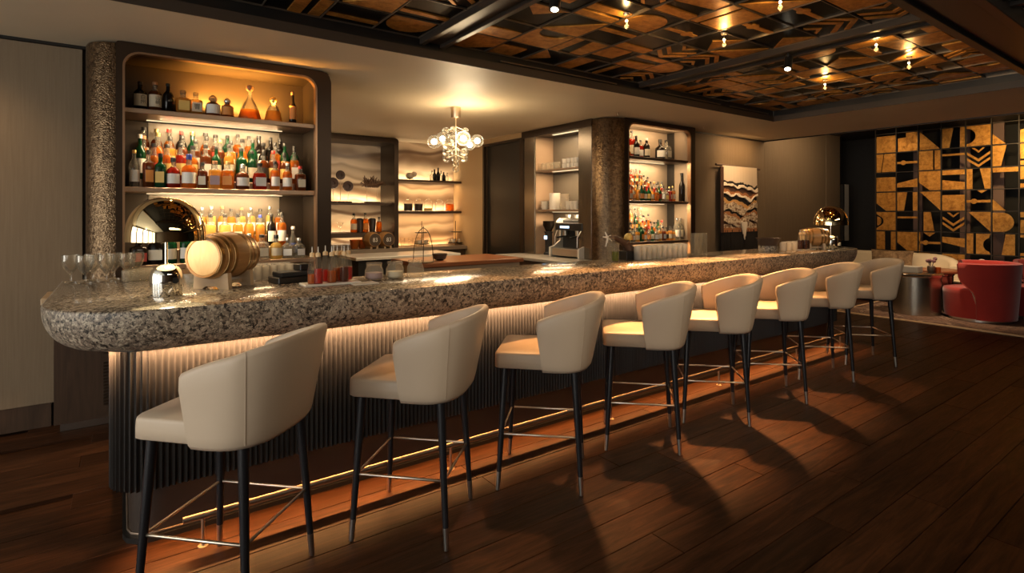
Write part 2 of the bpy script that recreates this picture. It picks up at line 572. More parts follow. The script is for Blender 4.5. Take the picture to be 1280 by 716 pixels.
def tube(bm, pts, r, n=8, closed=False, r1=None):
    pts = [Vector(p) for p in pts]
    k = len(pts)
    rings = []
    up = Vector((0, 0, 1))
    prev = None
    for i, p in enumerate(pts):
        if closed:
            d = (pts[(i + 1) % k] - pts[i - 1]).normalized()
        else:
            d = (pts[min(i + 1, k - 1)] - pts[max(i - 1, 0)]).normalized()
        if prev is None:
            a = up if abs(d.z) < 0.9 else Vector((1, 0, 0))
            x = d.cross(a).normalized()
        else:
            x = (prev - d * prev.dot(d)).normalized()
        prev = x
        y = d.cross(x)
        rr = r if r1 is None else r + (r1 - r) * i / (k - 1)
        rings.append([bm.verts.new(p + x * rr * math.cos(2 * PI * j / n) + y * rr * math.sin(2 * PI * j / n)) for j in range(n)])
    m = k if closed else k - 1
    for i in range(m):
        a, b = rings[i], rings[(i + 1) % k]
        for j in range(n):
            bm.faces.new((a[j], a[(j + 1) % n], b[(j + 1) % n], b[j]))
    if not closed:
        bm.faces.new(rings[0][::-1]); bm.faces.new(rings[-1])
    return bm

def sphere(bm, c, r, u=14, v=9, sz=1.0):
    bmesh.ops.create_uvsphere(bm, u_segments=u, v_segments=v, radius=r, matrix=Matrix.Translation(c) @ Matrix.Diagonal((1, 1, sz, 1)))
    return bm

def prism(bm, poly, z0, z1):
    a = [bm.verts.new((x, y, z0)) for x, y in poly]
    b = [bm.verts.new((x, y, z1)) for x, y in poly]
    bm.faces.new(a[::-1]); bm.faces.new(b)
    n = len(poly)
    for i in range(n):
        bm.faces.new((a[i], a[(i + 1) % n], b[(i + 1) % n], b[i]))
    return bm

def rings_loft(bm, rings, cap0=True, cap1=True):
    vr = [[bm.verts.new(p) for p in r] for r in rings]
    n = len(rings[0])
    for a, b in zip(vr, vr[1:]):
        for i in range(n):
            bm.faces.new((a[i], a[(i + 1) % n], b[(i + 1) % n], b[i]))
    if cap0:
        bm.faces.new(vr[0][::-1])
    if cap1:
        bm.faces.new(vr[-1])
    return bm

def rrect(x0, x1, y0, y1, r, n=6):
    """rounded rectangle, counter-clockwise"""
    out = []
    rs = r if isinstance(r, (list, tuple)) else [r] * 4     # (x1,y1) (x0,y1) (x0,y0) (x1,y0)
    for (cx, cy_, a0, rr) in ((x1, y1, 0, rs[0]), (x0, y1, 90, rs[1]), (x0, y0, 180, rs[2]), (x1, y0, 270, rs[3])):
        sx = -1 if cx == x1 else 1
        sy = -1 if cy_ == y1 else 1
        for i in range(n + 1):
            a = math.radians(a0 + 90 * i / n)
            out.append((cx + sx * rr + rr * math.cos(a), cy_ + sy * rr + rr * math.sin(a)))
    return out

# ================================================================== SETTING
HS = 2.70           # soffit
HC = 2.84           # decorated ceiling
YB, YU = 5.0, 4.66  # back wall, front of the bottle cabinets
XE = 4.85           # side wall of the back-bar alcove

fl = struct('floor', bx(-4.4, 12.6, -4.0, 9.0, -0.08, -0.022), M['floor'])
PW = 0.185
plank_cache = {}
for r in range(25):
    y0 = 0.40 + r * PW
    x = -1.9 + (r * 0.77) % 1.9
    first = True
    while x < 9.4:
        L = random.choice((1.6, 1.9, 2.2))
        if first:
            L = 1.0 + random.random()
            first = False
        key = round(L, 1)
        if key not in plank_cache:
            bm = bx(0.0015, key - 0.0015, 0.0015, PW - 0.0015, -0.02, 0.0, 0.0016)
            me = bpy.data.meshes.new('plank'); bmesh.ops.recalc_face_normals(bm, faces=bm.faces[:]); bm.to_mesh(me); bm.free()
            me.materials.append(M['floor'])
            plank_cache[key] = me
        p = inst('plank', plank_cache[key], fl, (x, y0, random.uniform(-0.0012, 0.0)))
        x += key

# walls
struct('wall_back_1', bx(-4.4, -0.21, YB + 0.03, YB + 0.15, 0, HS), M['black'])
for i, (xa, xb) in enumerate([(-4.4, -2.9), (-2.894, -1.40), (-1.394, -0.225)]):
    struct('trim_%d' % (i + 1), bx(xa, xb, YB, YB + 0.03, 0.166, HS - 0.022, 0.003), M['wall'])
struct('baseboard_back', bx(-4.4, -0.4, YB + 0.01, YB + 0.03, 0, 0.166), M['walnut'])
struct('wall_alcove_left', bx(1.45, 1.55, YB + 0.12, 8.9, 0, HS), M['sidewall'])
struct('wall_alcove_back', bx(1.5, XE, 8.86, 8.96, 0, HS), M['sidewall'])
ony = struct('wall_alcove_onyx', bx(3.64, XE, 8.56, 8.6, 0.945, HS), M['onyx'])
struct('wall_alcove_right', bx(XE, XE + 0.1, 7.56, 8.96, 0, HS), M['sidewall'])
struct('wall_alcove_right_head', bx(XE, XE + 0.1, 6.52, 7.56, 2.60, HS), M['sidewall'])
d = struct('door_1', bx(XE + 0.05, XE + 0.09, 6.55, 7.53, 0.0, 2.59, 0.003), M['black'])
bm = new()
box(bm, XE - 0.012, XE + 0.04, 7.53, 7.575, 0, 2.62); box(bm, XE - 0.012, XE + 0.04, 6.51, 6.55, 0, 2.62); box(bm, XE - 0.012, XE + 0.04, 6.55, 7.53, 2.585, 2.62)
struct('trim_4', bm, M['frame'])
struct('wall_back_2', bx(6.45, 11.72, YB, YB + 0.15, 0, 3.0), M['black'])
for i, (xa, xb) in enumerate([(6.60, 8.765), (8.768, 10.9), (10.93, 11.5)]):
    struct('trim_%d' % (5 + i), bx(xa, xb, 4.95, 5.0, 0.166, 2.68 if i == 0 else 3.0, 0.003), M['wall'])
struct('baseboard_right', bx(6.6, 11.6, 4.97, 5.0, 0, 0.166), M['walnut'])
struct('wall_right', bx(12.3, 12.4, -4, 9, 0, 3.0), M['blackmatte'])
struct('wall_far', bx(11.72, 12.4, 5.9, 6.0, 0, 3.0), M['blackmatte'])
struct('wall_rear', bx(-4.4, 12.4, -4.1, -4.0, 0, 3.0), M['walnut'])

# window side, behind the photographer
bm = new()
box(bm, -4.5, -4.4, -4, -3.5, 0, HC); box(bm, -4.5, -4.4, 4.7, 5.2, 0, HC); box(bm, -4.5, -4.4, -3.5, 4.7, 0, 0.25); box(bm, -4.5, -4.4, -3.5, 4.7, 2.6, HC)
struct('wall_left', bm, M['wall'])
wn = struct('window_1', bx(-4.44, -4.42, -3.5, 4.7, 0.25, 2.6), M['curtain'])
for k in range(6):
    struct('window_frame', bx(-4.42, -4.36, -3.5 + k * 1.64 - 0.03, -3.5 + k * 1.64 + 0.03, 0.25, 2.6), M['black'], wn)
for k, yy in enumerate((-3.4, -1.86, -0.22, 1.42, 3.06)):
    pts = [(-4.12 + 0.035 * math.sin(j * 1.1), yy - 0.14 + j * 0.0145) for j in range(21)]
    bm = prism(new(), pts + [(a + 0.006, b) for a, b in reversed(pts)], 0.03, 2.66)
    tag(obj('curtain', bm, M['curtain'], None, 60), 'white pleated curtain hanging beside the window bays, number %s along the wall' % ('one', 'two', 'three', 'four', 'five')[k], 'curtain', 'white window curtains')

# soffit (lower plaster ceiling) as an L round the coffer
bm = new()
box(bm, -4.4, 8.76, 3.81, 9.0, HS, HS + 0.05)
box(bm, 6.96, 8.76, -4.0, 3.81, HS, HS + 0.05)
struct('ceiling_1', bm, M['soffit'])
struct('trim_8', bx(-4.4, 6.96, 3.80, 3.81, HS - 0.004, HS + 0.065), M['fascia'])
struct('trim_9', bx(6.95, 6.96, -4.0, 3.80, HS - 0.004, HS + 0.065), M['fascia'])
struct('trim_10', bx(-4.4, 6.96, 3.815, 3.83, HS + 0.05, HC + 0.03), M['black'])
struct('trim_11', bx(6.965, 6.98, -4.0, 3.81, HS + 0.05, HC + 0.03), M['black'])
for i, (xa, xb) in enumerate([(2.6, 4.0), (4.75, 5.75), (5.95, 6.8)]):
    struct('trim_%d' % (12 + i), bx(xa, xb, 3.785, 3.80, HS + 0.075, HS + 0.085), M['gridmetal'])
struct('trim_15', bx(8.75, 8.76, -4.0, 4.95, HS + 0.05, 3.02), M['soffit'])
struct('ceiling_2', bx(8.76, 12.4, -4.0, 6.0, 3.0, 3.06), M['fascia'])
# dark lines where the walls meet the soffit
struct('trim_16', bx(-4.4, -0.2, YB - 0.01, YB + 0.03, HS - 0.02, HS), M['black'])
struct('trim_17', bx(6.5, 8.76, 4.935, 4.95, HS - 0.02, HS), M['black'])
struct('trim_18', bx(8.73, 8.76, -4.0, 4.95, HS - 0.015, HS), M['black'])

# ------------------------------------------------------------------ gold-leaf motifs (unit cell, u to the right, v up)
def arc(cx, cy_, r, a0, a1, n=10):
    return [(cx + r * math.cos(math.radians(a0 + (a1 - a0) * i / n)), cy_ + r * math.sin(math.radians(a0 + (a1 - a0) * i / n))) for i in range(n + 1)]
def R(u0, u1, v0, v1):
    return [(u0, v0), (u1, v0), (u1, v1), (u0, v1)]
def chev(v, h, d=0.45):
    return [(0.02, v + d), (0.5, v), (0.98, v + d), (0.98, v + d + h), (0.5, v + h), (0.02, v + d + h)]
CHEVS = [chev(0.0, 0.13, 0.36), chev(0.28, 0.13, 0.36), [(0.22, 0.97), (0.5, 0.72), (0.78, 0.97), (0.68, 0.97), (0.5, 0.82), (0.34, 0.97)]]
BARDISC = [(0.0, 0.40), (0.18, 0.40)] + arc(0.31, 0.46, 0.13, 208, 332, 6) + [(0.45, 0.40), (1, 0.40), (1, 0.52), (0.45, 0.52)] + arc(0.31, 0.46, 0.13, 28, 152, 6) + [(0.18, 0.52), (0, 0.52)]
HALFCUT = [(0, 0), (1, 0), (1, 1), (0, 1), (0, 0.88)] + arc(0, 0.5, 0.38, 90, -90, 12) + [(0, 0.12)]
HALFDISC = [(0, 0.04)] + arc(0.38, 0.5, 0.46, -90, 90, 12) + [(0, 0.96)]
CUTCORNER = [(0.5, 0), (1, 0), (1, 1), (0, 1), (0, 0.42)]
SCREEN = {   # (column, row from the top)
 (0, 0): [R(0, 1, 0, 0.92)], (1, 0): [[(0.04, 0), (1, 0), (1, 1), (0.45, 1), (0.45, 0.75), (0.04, 0.72)]], (2, 0): [[(0.03, 0), (0.97, 0), (0.05, 0.96)]],
 (3, 0): [[(0, 0), (0.32, 0), (0.5, 1), (0, 1)], R(0.8, 1, 0, 1)], (4, 0): [HALFCUT], (5, 0): [[(0, 0), (0.52, 0), (0, 0.5)]], (6, 0): [[(0, 0), (1, 0), (1, 0.7), (0, 0.6)]],
 (0, 1): [[(0, 0), (0.24, 0), (0.38, 1), (0, 1)], [(0.28, 0), (1, 0), (1, 1), (0.42, 1)]], (1, 1): [BARDISC], (2, 1): [R(0, 0.66, 0, 1), R(0.74, 1, 0, 1)],
 (3, 1): [R(0, 1, 0.66, 0.76)], (4, 1): CHEVS, (5, 1): [[(0, 0), (0.34, 0), (0.55, 1), (0, 1)]], (6, 1): [R(0, 1, 0.3, 1), R(0, 1, 0, 0.2)],
 (0, 2): [R(0, 1, 0, 0.78)], (1, 2): [[(0, 0.2), (1, 0.2), (1, 0.66), (0, 0.42)]], (2, 2): [CUTCORNER],
 (3, 2): [R(0, 1, 0.76, 1), [(0, 0), (1, 0), (1, 0.36), (0, 0.5)]], (4, 2): [R(0, 0.25, 0, 1), [(0.76, 0), (1, 0), (1, 1), (0.56, 1)]], (5, 2): [R(0, 1, 0.78, 1)], (6, 2): [R(0, 1, 0.4, 1), R(0, 1, 0, 0.2)],
 (0, 3): [CUTCORNER], (1, 3): [[(0, 0), (0.34, 0), (0.5, 1), (0, 1)], R(0.78, 1, 0, 1)], (2, 3): [[(0.05, 1), (1, 0.02), (1, 1)]],
 (3, 3): [R(0, 1, 0, 0.8)], (4, 3): [BARDISC, [(0.45, 1), (0.85, 1), (0.62, 0.86)]], (5, 3): [[(0, 0), (0.52, 0), (0, 0.55)]], (6, 3): [R(0.3, 1, 0.0, 0.4)],
 (0, 4): [[(0, 0.1)] + arc(0.1, 0.5, 0.28, -70, 70, 8) + [(0, 0.9), (0, 1), (1, 1), (1, 0), (0, 0)], arc(0.0, 0.5, 0.26, -80, 80, 8)], (1, 4): [R(0, 1, 0.66, 0.76)], (2, 4): [[(0.22, 0), (0.72, 0), (0.55, 1), (0.22, 1)]],
 (3, 4): CHEVS, (4, 4): [[(0.08, 1), (1, 0.03), (1, 1)]], (5, 4): [HALFDISC], (6, 4): [R(0, 1, 0.75, 1), R(0, 1, 0, 0.62)],
 (0, 5): [R(0, 0.45, 0, 1), R(0.76, 1, 0, 1)], (1, 5): [CUTCORNER], (2, 5): [BARDISC, [(0.2, 1), (0.76, 1), (0.5, 0.78)], R(0, 0.06, 0, 1)],
 (3, 5): [[(0, 0.52), (1, 0.28), (1, 0.74), (0, 0.8)]], (4, 5): [R(0, 0.28, 0, 1), [(0.4, 0), (1, 0)] + arc(1.05, 0.46, 0.36, 250, 110, 10) + [(1, 1), (0.4, 1)]],
 (5, 5): [[(0.36, 0), (0.88, 0), (0.88, 1), (0.52, 1)]], (6, 5): [HALFCUT], (3, 6): [R(0, 1, 0, 1)], (0, 6): [R(0, 1, 0, 1)], (1, 6): [R(0.1, 0.6, 0, 1)], (2, 6): [R(0, 0.5, 0, 1)],
 (4, 6): [R(0, 1, 0.6, 0.7)], (5, 6): [R(0, 1, 0.3, 0.75)], (6, 6): [R(0, 0.6, 0, 1)], (7, 1): [R(0, 1, 0, 1)], (7, 3): [CUTCORNER], (7, 5): [HALFDISC], (7, 4): CHEVS, (7, 0): [R(0, 1, 0, 0.8)], (7, 2): [BARDISC],
}
MOTIFS = [[R(0, 1, 0, 0.55)], [CUTCORNER], [[(0, 0), (0.36, 0), (0.52, 1), (0, 1)], R(0.76, 1, 0, 1)], [[(0.05, 1), (1, 0.03), (1, 1)]], [R(0, 1, 0.62, 0.78)],
          CHEVS, [HALFCUT], [HALFDISC], [R(0, 0.66, 0, 1), R(0.76, 1, 0, 1)], [BARDISC], [[(0, 0), (1, 0), (1, 0.36), (0, 0.5)], R(0, 1, 0.76, 1)],
          [R(0, 0.28, 0, 1), [(0.76, 0), (1, 0), (1, 1), (0.56, 1)]], [R(0.3, 0.98, 0.3, 0.98)], [R(0, 0.3, 0, 1)], [[(0, 0), (1, 0), (0.5, 0.5)]], [[(0, 0), (0.34, 0), (0.55, 1), (0, 1)]], CHEVS, [[(0.04, 0), (0.96, 0), (0.04, 0.96)]],
          [R(0, 0.5, 0, 1)], [R(0, 1, 0, 0.22), R(0, 1, 0.36, 0.6)]]
MOTIFS = [[p for p in m] for m in MOTIFS]

# ------------------------------------------------------------------ decorated ceiling
ce = struct('ceiling_3', bx(-1.2, 6.96, -4.0, 3.81, HC + 0.03, HC + 0.08), M['blackmatte'])
struct('ceiling_4', bx(-4.4, -1.2, -4.0, 3.80, HC - 0.03, HC + 0.08), plain('white_plaster', (0.75, 0.74, 0.7), 0.8))
BAYS_X = [(-0.37, 1.85, 6), (2.07, 4.32, 6), (4.54, 6.95, 7)]
BAYS_Y = [(1.29, 3.80, 7), (-0.85, 0.95, 5)]
def seen(X, Y, z):
    wd = depth(X, Y)
    if wd < 2.0:
        return False
    px = 640 + F * (SX * X - CX * Y) / wd
    py = 266 - F * (z - CAM_H) / wd
    return -150 < px < 1500 and py > -130
rnd = random.Random(31)
tiles = {}
pieces = {}
for bxx in BAYS_X:
    for byy in BAYS_Y:
        sx = (bxx[1] - bxx[0]) / bxx[2]
        sy = (byy[1] - byy[0]) / byy[2]
        for i in range(bxx[2]):
            for j in range(byy[2]):
                x0, y0 = bxx[0] + i * sx, byy[0] + j * sy
                k = (i * 5 + j * 3 + (i * j) % 7 + rnd.randrange(4)) % len(MOTIFS)
                rot = rnd.choice((0, 0, 1, 2, 3))
                if not seen(x0 + sx / 2, y0 + sy / 2, HC):
                    continue
                key = (round(sx, 3), round(sy, 3))
                if key not in tiles:
                    b0 = bx(0.004, sx - 0.004, 0.004, sy - 0.004, 0.004, 0.02)
                    me = bpy.data.meshes.new('glass_tile'); b0.to_mesh(me); b0.free(); me.materials.append(M['blackglass'])
                    tiles[key] = me
                inst('glass_tile', tiles[key], ce, (x0, y0, HC))
                for q, poly in enumerate(MOTIFS[k]):
                    kk = (key, k, q, rot)
                    if kk not in pieces:
                        pp = []
                        for (u, v) in poly:
                            for _ in range(rot):
                                u, v = 1 - v, u
                            pp.append((0.012 + u * (sx - 0.024), 0.012 + v * (sy - 0.024)))
                        b0 = prism(new(), pp, -0.004, 0.006)
                        bmesh.ops.recalc_face_normals(b0, faces=b0.faces[:])
                        me = bpy.data.meshes.new('gold_panel'); b0.to_mesh(me); b0.free(); me.materials.append(M['gold'])
                        pieces[kk] = me
                    o = inst('gold_panel', pieces[kk], ce, (x0, y0, HC))
                    o.rotation_euler = (rnd.uniform(-0.012, 0.012), rnd.uniform(-0.012, 0.012), 0)
        for i in range(bxx[2] + 1):
            x = bxx[0] + i * sx
            if any(seen(x, byy[0] + q * (byy[1] - byy[0]) / 4, HC) for q in range(5)):
                obj('grid_bar', bx(x - 0.0028, x + 0.0028, byy[0], byy[1], HC - 0.007, HC + 0.008), M['gridmetal'], ce)
        for j in range(byy[2] + 1):
            y = byy[0] + j * sy
            if any(seen(bxx[0] + q * (bxx[1] - bxx[0]) / 4, y, HC) for q in range(5)):
                obj('grid_bar', bx(bxx[0], bxx[1], y - 0.0028, y + 0.0028, HC - 0.0065, HC + 0.0085), M['gridmetal'], ce)
def ibeam(nm, x0, x1, y0, y1, along):
    b0 = new()
    if along == 'y':
        box(b0, x0, x0 + 0.045, y0, y1, HC - 0.055, HC + 0.03, 0.004); box(b0, x1 - 0.045, x1, y0, y1, HC - 0.055, HC + 0.03, 0.004)
        box(b0, x0 + 0.045, x1 - 0.045, y0, y1, HC - 0.028, HC + 0.03)
    else:
        box(b0, x0, x1, y0, y0 + 0.06, HC - 0.12, HC + 0.03, 0.004); box(b0, x0, x1, y1 - 0.06, y1, HC - 0.12, HC + 0.03, 0.004)
        box(b0, x0, x1, y0 + 0.06, y1 - 0.06, HC - 0.09, HC + 0.03)
    struct(nm, b0, M['beam'])
ibeam('trim_19', 1.85, 2.07, -4.0, 3.79, 'y')
ibeam('trim_20', 4.32, 4.54, -4.0, 3.79, 'y')
ibeam('trim_21', -1.2, 6.95, 0.95, 1.29, 'x')

# ------------------------------------------------------------------ gold screen at the far side
XS = 11.2
SYW, SZH, Z0 = 0.326, 0.348, 0.482
YL = 4.21
scr = thing('room_screen', 'tall openwork screen of gold leaf panels in a black grid behind the ivory sofa', 'screen', (XS, YL, 0))
for (c, r), polys in SCREEN.items():
    for poly in polys:
        z0 = Z0 + (6 - r) * SZH
        y0 = -c * SYW
        b0 = new()
        pts = [(-(0.012 + u * (SYW - 0.024)), 0.012 + v * (SZH - 0.024)) for u, v in poly]
        a = [b0.verts.new((-0.006, y0 + p, z0 + q)) for p, q in pts]
        b_ = [b0.verts.new((0.006, y0 + p, z0 + q)) for p, q in pts]
        b0.faces.new(a); b0.faces.new(b_[::-1])
        for i in range(len(a)):
            b0.faces.new((a[i], a[(i + 1) % len(a)], b_[(i + 1) % len(a)], b_[i]))
        obj('gold_panel', b0, M['gold'], scr)
for c in range(9):
    obj('grid_bar', bx(-0.02, 0.02, -c * SYW - 0.007, -c * SYW + 0.007, 0.0, 3.0), M['beam'], scr)
for r in range(8):
    obj('grid_bar', bx(-0.018, 0.018, -8 * SYW, 0, Z0 + r * SZH - 0.006, Z0 + r * SZH + 0.006), M['beam'], scr)
MAUVE = plain('mauve_post', (0.20, 0.12, 0.10), 0.6)
for i, yy in enumerate((3.74, 3.06, 2.62, 1.9)):
    struct('trim_%d' % (22 + i), bx(11.75, 11.8, yy - 0.07, yy + 0.07, 0, 3.0), MAUVE)

# ================================================================== BAR
def path_out(pts, d):
    """move closed/open plan points outward (right-hand normals of a clockwise walk)"""
    out = []
    n = len(pts)
    for i, p in enumerate(pts):
        a = Vector(pts[i - 1]) if i else Vector(pts[0])
        b = Vector(pts[i + 1]) if i < n - 1 else Vector(pts[-1])
        t = (b - a).normalized()
        out.append((p[0] + t.y * d, p[1] - t.x * d))
    return out

# counter: outer edge walked from the back of the return, round the near end, along the front, round the far end
XL, XR, YF, YI = -0.285, 6.98, 2.685, 3.35
outer = [(XL, 4.15 - i * 0.12) for i in range(8)]
rad = 0.46
outer += [(XL + rad - rad * math.cos(a), YF + rad - rad * math.sin(a)) for a in [PI / 2 * i / 14 for i in range(15)]]
outer += [(XL + rad + (XR - XL - 2 * 0.4) * i / 40, YF) for i in range(1, 40)]
outer += [(XR - 0.4 + 0.4 * math.sin(a), YF + 0.4 - 0.4 * math.cos(a)) for a in [PI / 2 * i / 12 for i in range(13)]]
outer += [(XR, YI - 0.1), (XR, YI)]
inner = [(1.15, YI), (1.15, 4.15)]
def counter_rings():
    rings = []
    prof = [(0.010, 1.100), (0.002, 1.096), (0.0, 1.088)]
    for k in range(1, 13):
        t = k / 12
        prof.append((0.155 * (1 - math.sqrt(max(0, 1 - t ** 2.3))), 1.088 - 0.186 * t))
    prof += [(0.178, 0.900), (0.180, 0.936), (0.26, 0.936)]
    for inset, z in prof:
        pts = path_out(outer, -inset)
        rings.append([(x, y, z) for x, y in pts] + [(x, y, z) for x, y in inner])
    return rings
bar = thing('bar_counter', 'long bar with rounded speckled granite top and fluted front', 'bar', (0, 0, 0))
bm = rings_loft(new(), counter_rings())
obj('granite_top', bm, M['granite'], bar, 50)

# fluted front: concave flutes along a rounded plan
def walk(x0, x1, yf, r, yback0, yback1, step):
    segs = [('l', (x0, yback0), (x0, yf + r)), ('a', (x0 + r, yf + r), PI, 1.5 * PI, r), ('l', (x0 + r, yf), (x1 - r, yf)),
            ('a', (x1 - r, yf + r), 1.5 * PI, 2 * PI, r), ('l', (x1, yf + r), (x1, yback1))]
    out = []
    for s in segs:
        if s[0] == 'l':
            a, b = Vector(s[1]), Vector(s[2])
            L = (b - a).length
            nseg = max(1, int(round(L / step)))
            t = (b - a).normalized()
            nrm = Vector((t.y, -t.x))
            for i in range(nseg):
                out.append((a + t * (L * i / nseg), nrm, L / nseg))
        else:
            _, c, a0, a1, rr = s
            L = rr * (a1 - a0)
            nseg = max(1, int(round(L / step)))
            for i in range(nseg):
                a = a0 + (a1 - a0) * i / nseg
                out.append((Vector((c[0] + rr * math.cos(a), c[1] + rr * math.sin(a))), Vector((math.cos(a), math.sin(a))), L / nseg))
    a = Vector((x1, yback1))
    out.append((a, Vector((1, 0)), 0))
    return out
st = walk(-0.045, 6.80, 2.90, 0.17, 3.9, 3.35, 0.0245)
line = []
SUB = 7
for i in range(len(st) - 1):
    p, n, _ = st[i]
    q, m, _ = st[i + 1]
    for k in range(SUB):
        f = k / SUB
        pos = p.lerp(q, f)
        nn = n.lerp(m, f).normalized()
        dd = 0.013 * (1 - (2 * f - 1) ** 2) ** 0.8 if k else 0.0
        line.append(pos - nn * dd)
line.append(st[-1][0])
bm = new()
lo = [bm.verts.new((p.x, p.y, 0.264)) for p in line]
hi = [bm.verts.new((p.x, p.y, 0.936)) for p in line]
for i in range(len(line) - 1):
    bm.faces.new((lo[i], lo[i + 1], hi[i + 1], hi[i]))
obj('fluted_front', bm, M['flute'], bar, 35)
ins = [tuple(p - n * 0.02) for p, n, _ in st]
bm = prism(new(), ins, 0.264, 0.93)
obj('bar_body', bm, M['blackmatte'], bar)
kk = [tuple(p) for p, n, _ in walk(0.03, 6.72, 3.0, 0.10, 3.85, 3.35, 0.05)]
obj('kick_panel', prism(new(), kk, 0.02, 0.264), M['kick'], bar, 40)
k2 = [tuple(p) for p, n, _ in walk(0.005, 6.75, 2.975, 0.11, 3.86, 3.36, 0.05)]
obj('plinth', prism(new(), k2, 0.0, 0.024), M['black'], bar, 40)
k3 = path_out([tuple(p) for p, n, _ in walk(0.028, 6.722, 2.998, 0.10, 3.85, 3.36, 0.05)], 0.001)
bm = tube(new(), [(x, y, 0.03) for x, y in k3], 0.007, 6)
obj('skirting_trim', bm, M['railmetal'], bar, 60)

sh_ = [p + n * 0.020 for p, n, _ in st]
so_ = [p + n * 0.040 for p, n, _ in st]
bm = new()
A = [[bm.verts.new((p.x, p.y, z)) for p in L] for L, z in ((sh_, 0.897), (sh_, 0.899), (so_, 0.899), (so_, 0.897))]
for q in range(4):
    for i in range(len(st) - 1):
        bm.faces.new((A[q][i], A[q][i + 1], A[(q + 1) % 4][i + 1], A[(q + 1) % 4][i]))
obj('light_shield', bm, M['black'], bar)
rail = thing('foot_rail', 'long round brass foot rail on short posts along the bar front', 'rail', (0, 2.805, 0))
bm = tube(new(), [(0.222, 0, 0.139), (6.62, 0, 0.139)], 0.0138, 14)
obj('tube', bm, M['railmetal'], rail, 50)
for x in (0.30, 1.57, 2.90, 4.23, 5.56, 6.52):
    bm = lathe(new(), [(0.022, 0), (0.022, 0.004), (0.008, 0.006), (0.008, 0.135)], 10, (x, 0))
    obj('post', bm, M['brass'], rail, 40)

# ------------------------------------------------------------------ bar stools
def stool():
    t = thing('bar_stool', '', 'stool', (0, 0, 0), 0, 'cream leather stools along the bar')
    # shell: path round the back in local x (forward) and y
    N = 48
    path = []
    for i in range(N + 1):
        s = -1 + 2 * i / N
        a = abs(s)
        sg = 1 if s >= 0 else -1
        if a > 0.72:
            f = (a - 0.72) / 0.28
            path.append((-0.075 + 0.055 * f, sg * (0.262 - 0.004 * f), sg * PI / 2))
        else:
            ph = a / 0.72 * PI / 2
            e = 2 / 2.7
            x = -0.075 - 0.205 * (math.cos(ph) ** e)
            y = sg * 0.262 * (math.sin(ph) ** e)
            path.append((x, y, sg * ph))
    rings = []
    for i, (x, y, ph) in enumerate(path):
        back = max(0.0, math.cos(ph))
        s = abs(-1 + 2 * i / N)
        run = min(1.0, max(0.0, (-0.01 - x) / 0.27))
        top = 0.918 + 0.122 * (run ** 1.1)
        edge = min(1.0, (1 - s) / 0.07)
        top -= 0.035 * (1 - math.sqrt(max(0, 1 - (1 - edge) ** 2)))
        nx = -back; ny = math.sin(ph)
        L = math.hypot(nx, ny) or 1
        nx, ny = nx / L, ny / L
        def P(d, z):
            h = max(0, (z - 0.66)) / 0.38
            fl = (0.018 + 0.062 * back) * h                     # flare outwards towards the top
            fwd = 0.055 * h if s > 0.72 else 0.055 * h * max(0.0, (s - 0.5) / 0.22)
            return (x + nx * (fl + d) + fwd, y + ny * (fl + d), z)
        th = 0.038
        zs = [0.70 + (top - 0.02 - 0.70) * k / 4 for k in range(5)]
        ring = [P(-0.045, 0.648), P(-0.014, 0.650), P(-0.002, 0.668)] + [P(0, z) for z in zs]
        ring += [P(-0.004, top - 0.008), P(-0.014, top), P(-th + 0.012, top), P(-th + 0.002, top - 0.008)]
        ring += [P(-th, z) for z in reversed(zs)]
        rings.append(ring)
    bm = rings_loft(new(), rings)
    obj('backrest', bm, M['leather'], t, 60)
    # seat cushion
    pl = rrect(-0.235, 0.245, -0.235, 0.235, [0.03, 0.12, 0.12, 0.03], 6)
    def sc(k, z):
        return [(x * k, y * k * (1 - 0.05 * max(0, x) / 0.24), z + 0.010 * (1 - (y / 0.24) ** 2) * (1 if z > 0.74 else 0)) for x, y in pl]
    rr = [sc(0.97, 0.658), sc(1.0, 0.664), sc(1.0, 0.70), sc(0.995, 0.728), sc(0.985, 0.738), sc(0.955, 0.743), sc(0.6, 0.748), sc(0.2, 0.750)]
    obj('seat', rings_loft(new(), rr), M['leather'], t, 60)
    # seams in the leather at the rear corners
    for sg in (1, -1):
        i = int(N / 2 + sg * N * 0.5 * 0.42)
        r_ = rings[i]
        bm = tube(new(), [Vector(p) + Vector((math.copysign(0.0006, p[0]), sg * 0.0006, 0)) for p in r_[2:10]], 0.0016, 5)
        obj('seam', bm, M['leather'], t, 60)
    obj('seat_frame', prism(new(), rrect(-0.17, 0.17, -0.17, 0.17, 0.05), 0.645, 0.68), M['legblack'], t, 40)
    corners = []
    for sx_ in (1, -1):
        for sy_ in (1, -1):
            T = Vector((sx_ * 0.188, sy_ * 0.188, 0.655)); B = Vector((sx_ * 0.225, sy_ * 0.225, 0.0))
            K = T.lerp(B, (0.655 - 0.10) / 0.655)
            lg = obj('leg', tube(new(), [T, K], 0.0205, 12, r1=0.0135), M['legblack'], t, 50)
            obj('foot_cap', tube(new(), [K, B + Vector((0, 0, 0.003))], 0.0140, 12, r1=0.0115), M['steel'], lg, 50)
            corners.append(T.lerp(B, (0.655 - 0.30) / 0.655))
    a, b, c, d = corners[0], corners[1], corners[3], corners[2]
    cyc = []
    for p, q in ((a, b), (b, c), (c, d), (d, a)):
        cyc += [p.lerp(q, 0.03), p.lerp(q, 0.97)]
    obj('footrest', tube(new(), cyc, 0.0062, 8, closed=True), M['rod'], t, 60)
    return t
ST = [(0.362, 2.452), (1.174, 2.453), (1.975, 2.450), (2.805, 2.450), (3.58, 2.452), (4.36, 2.44), (5.27, 2.47), (6.12, 2.445)]
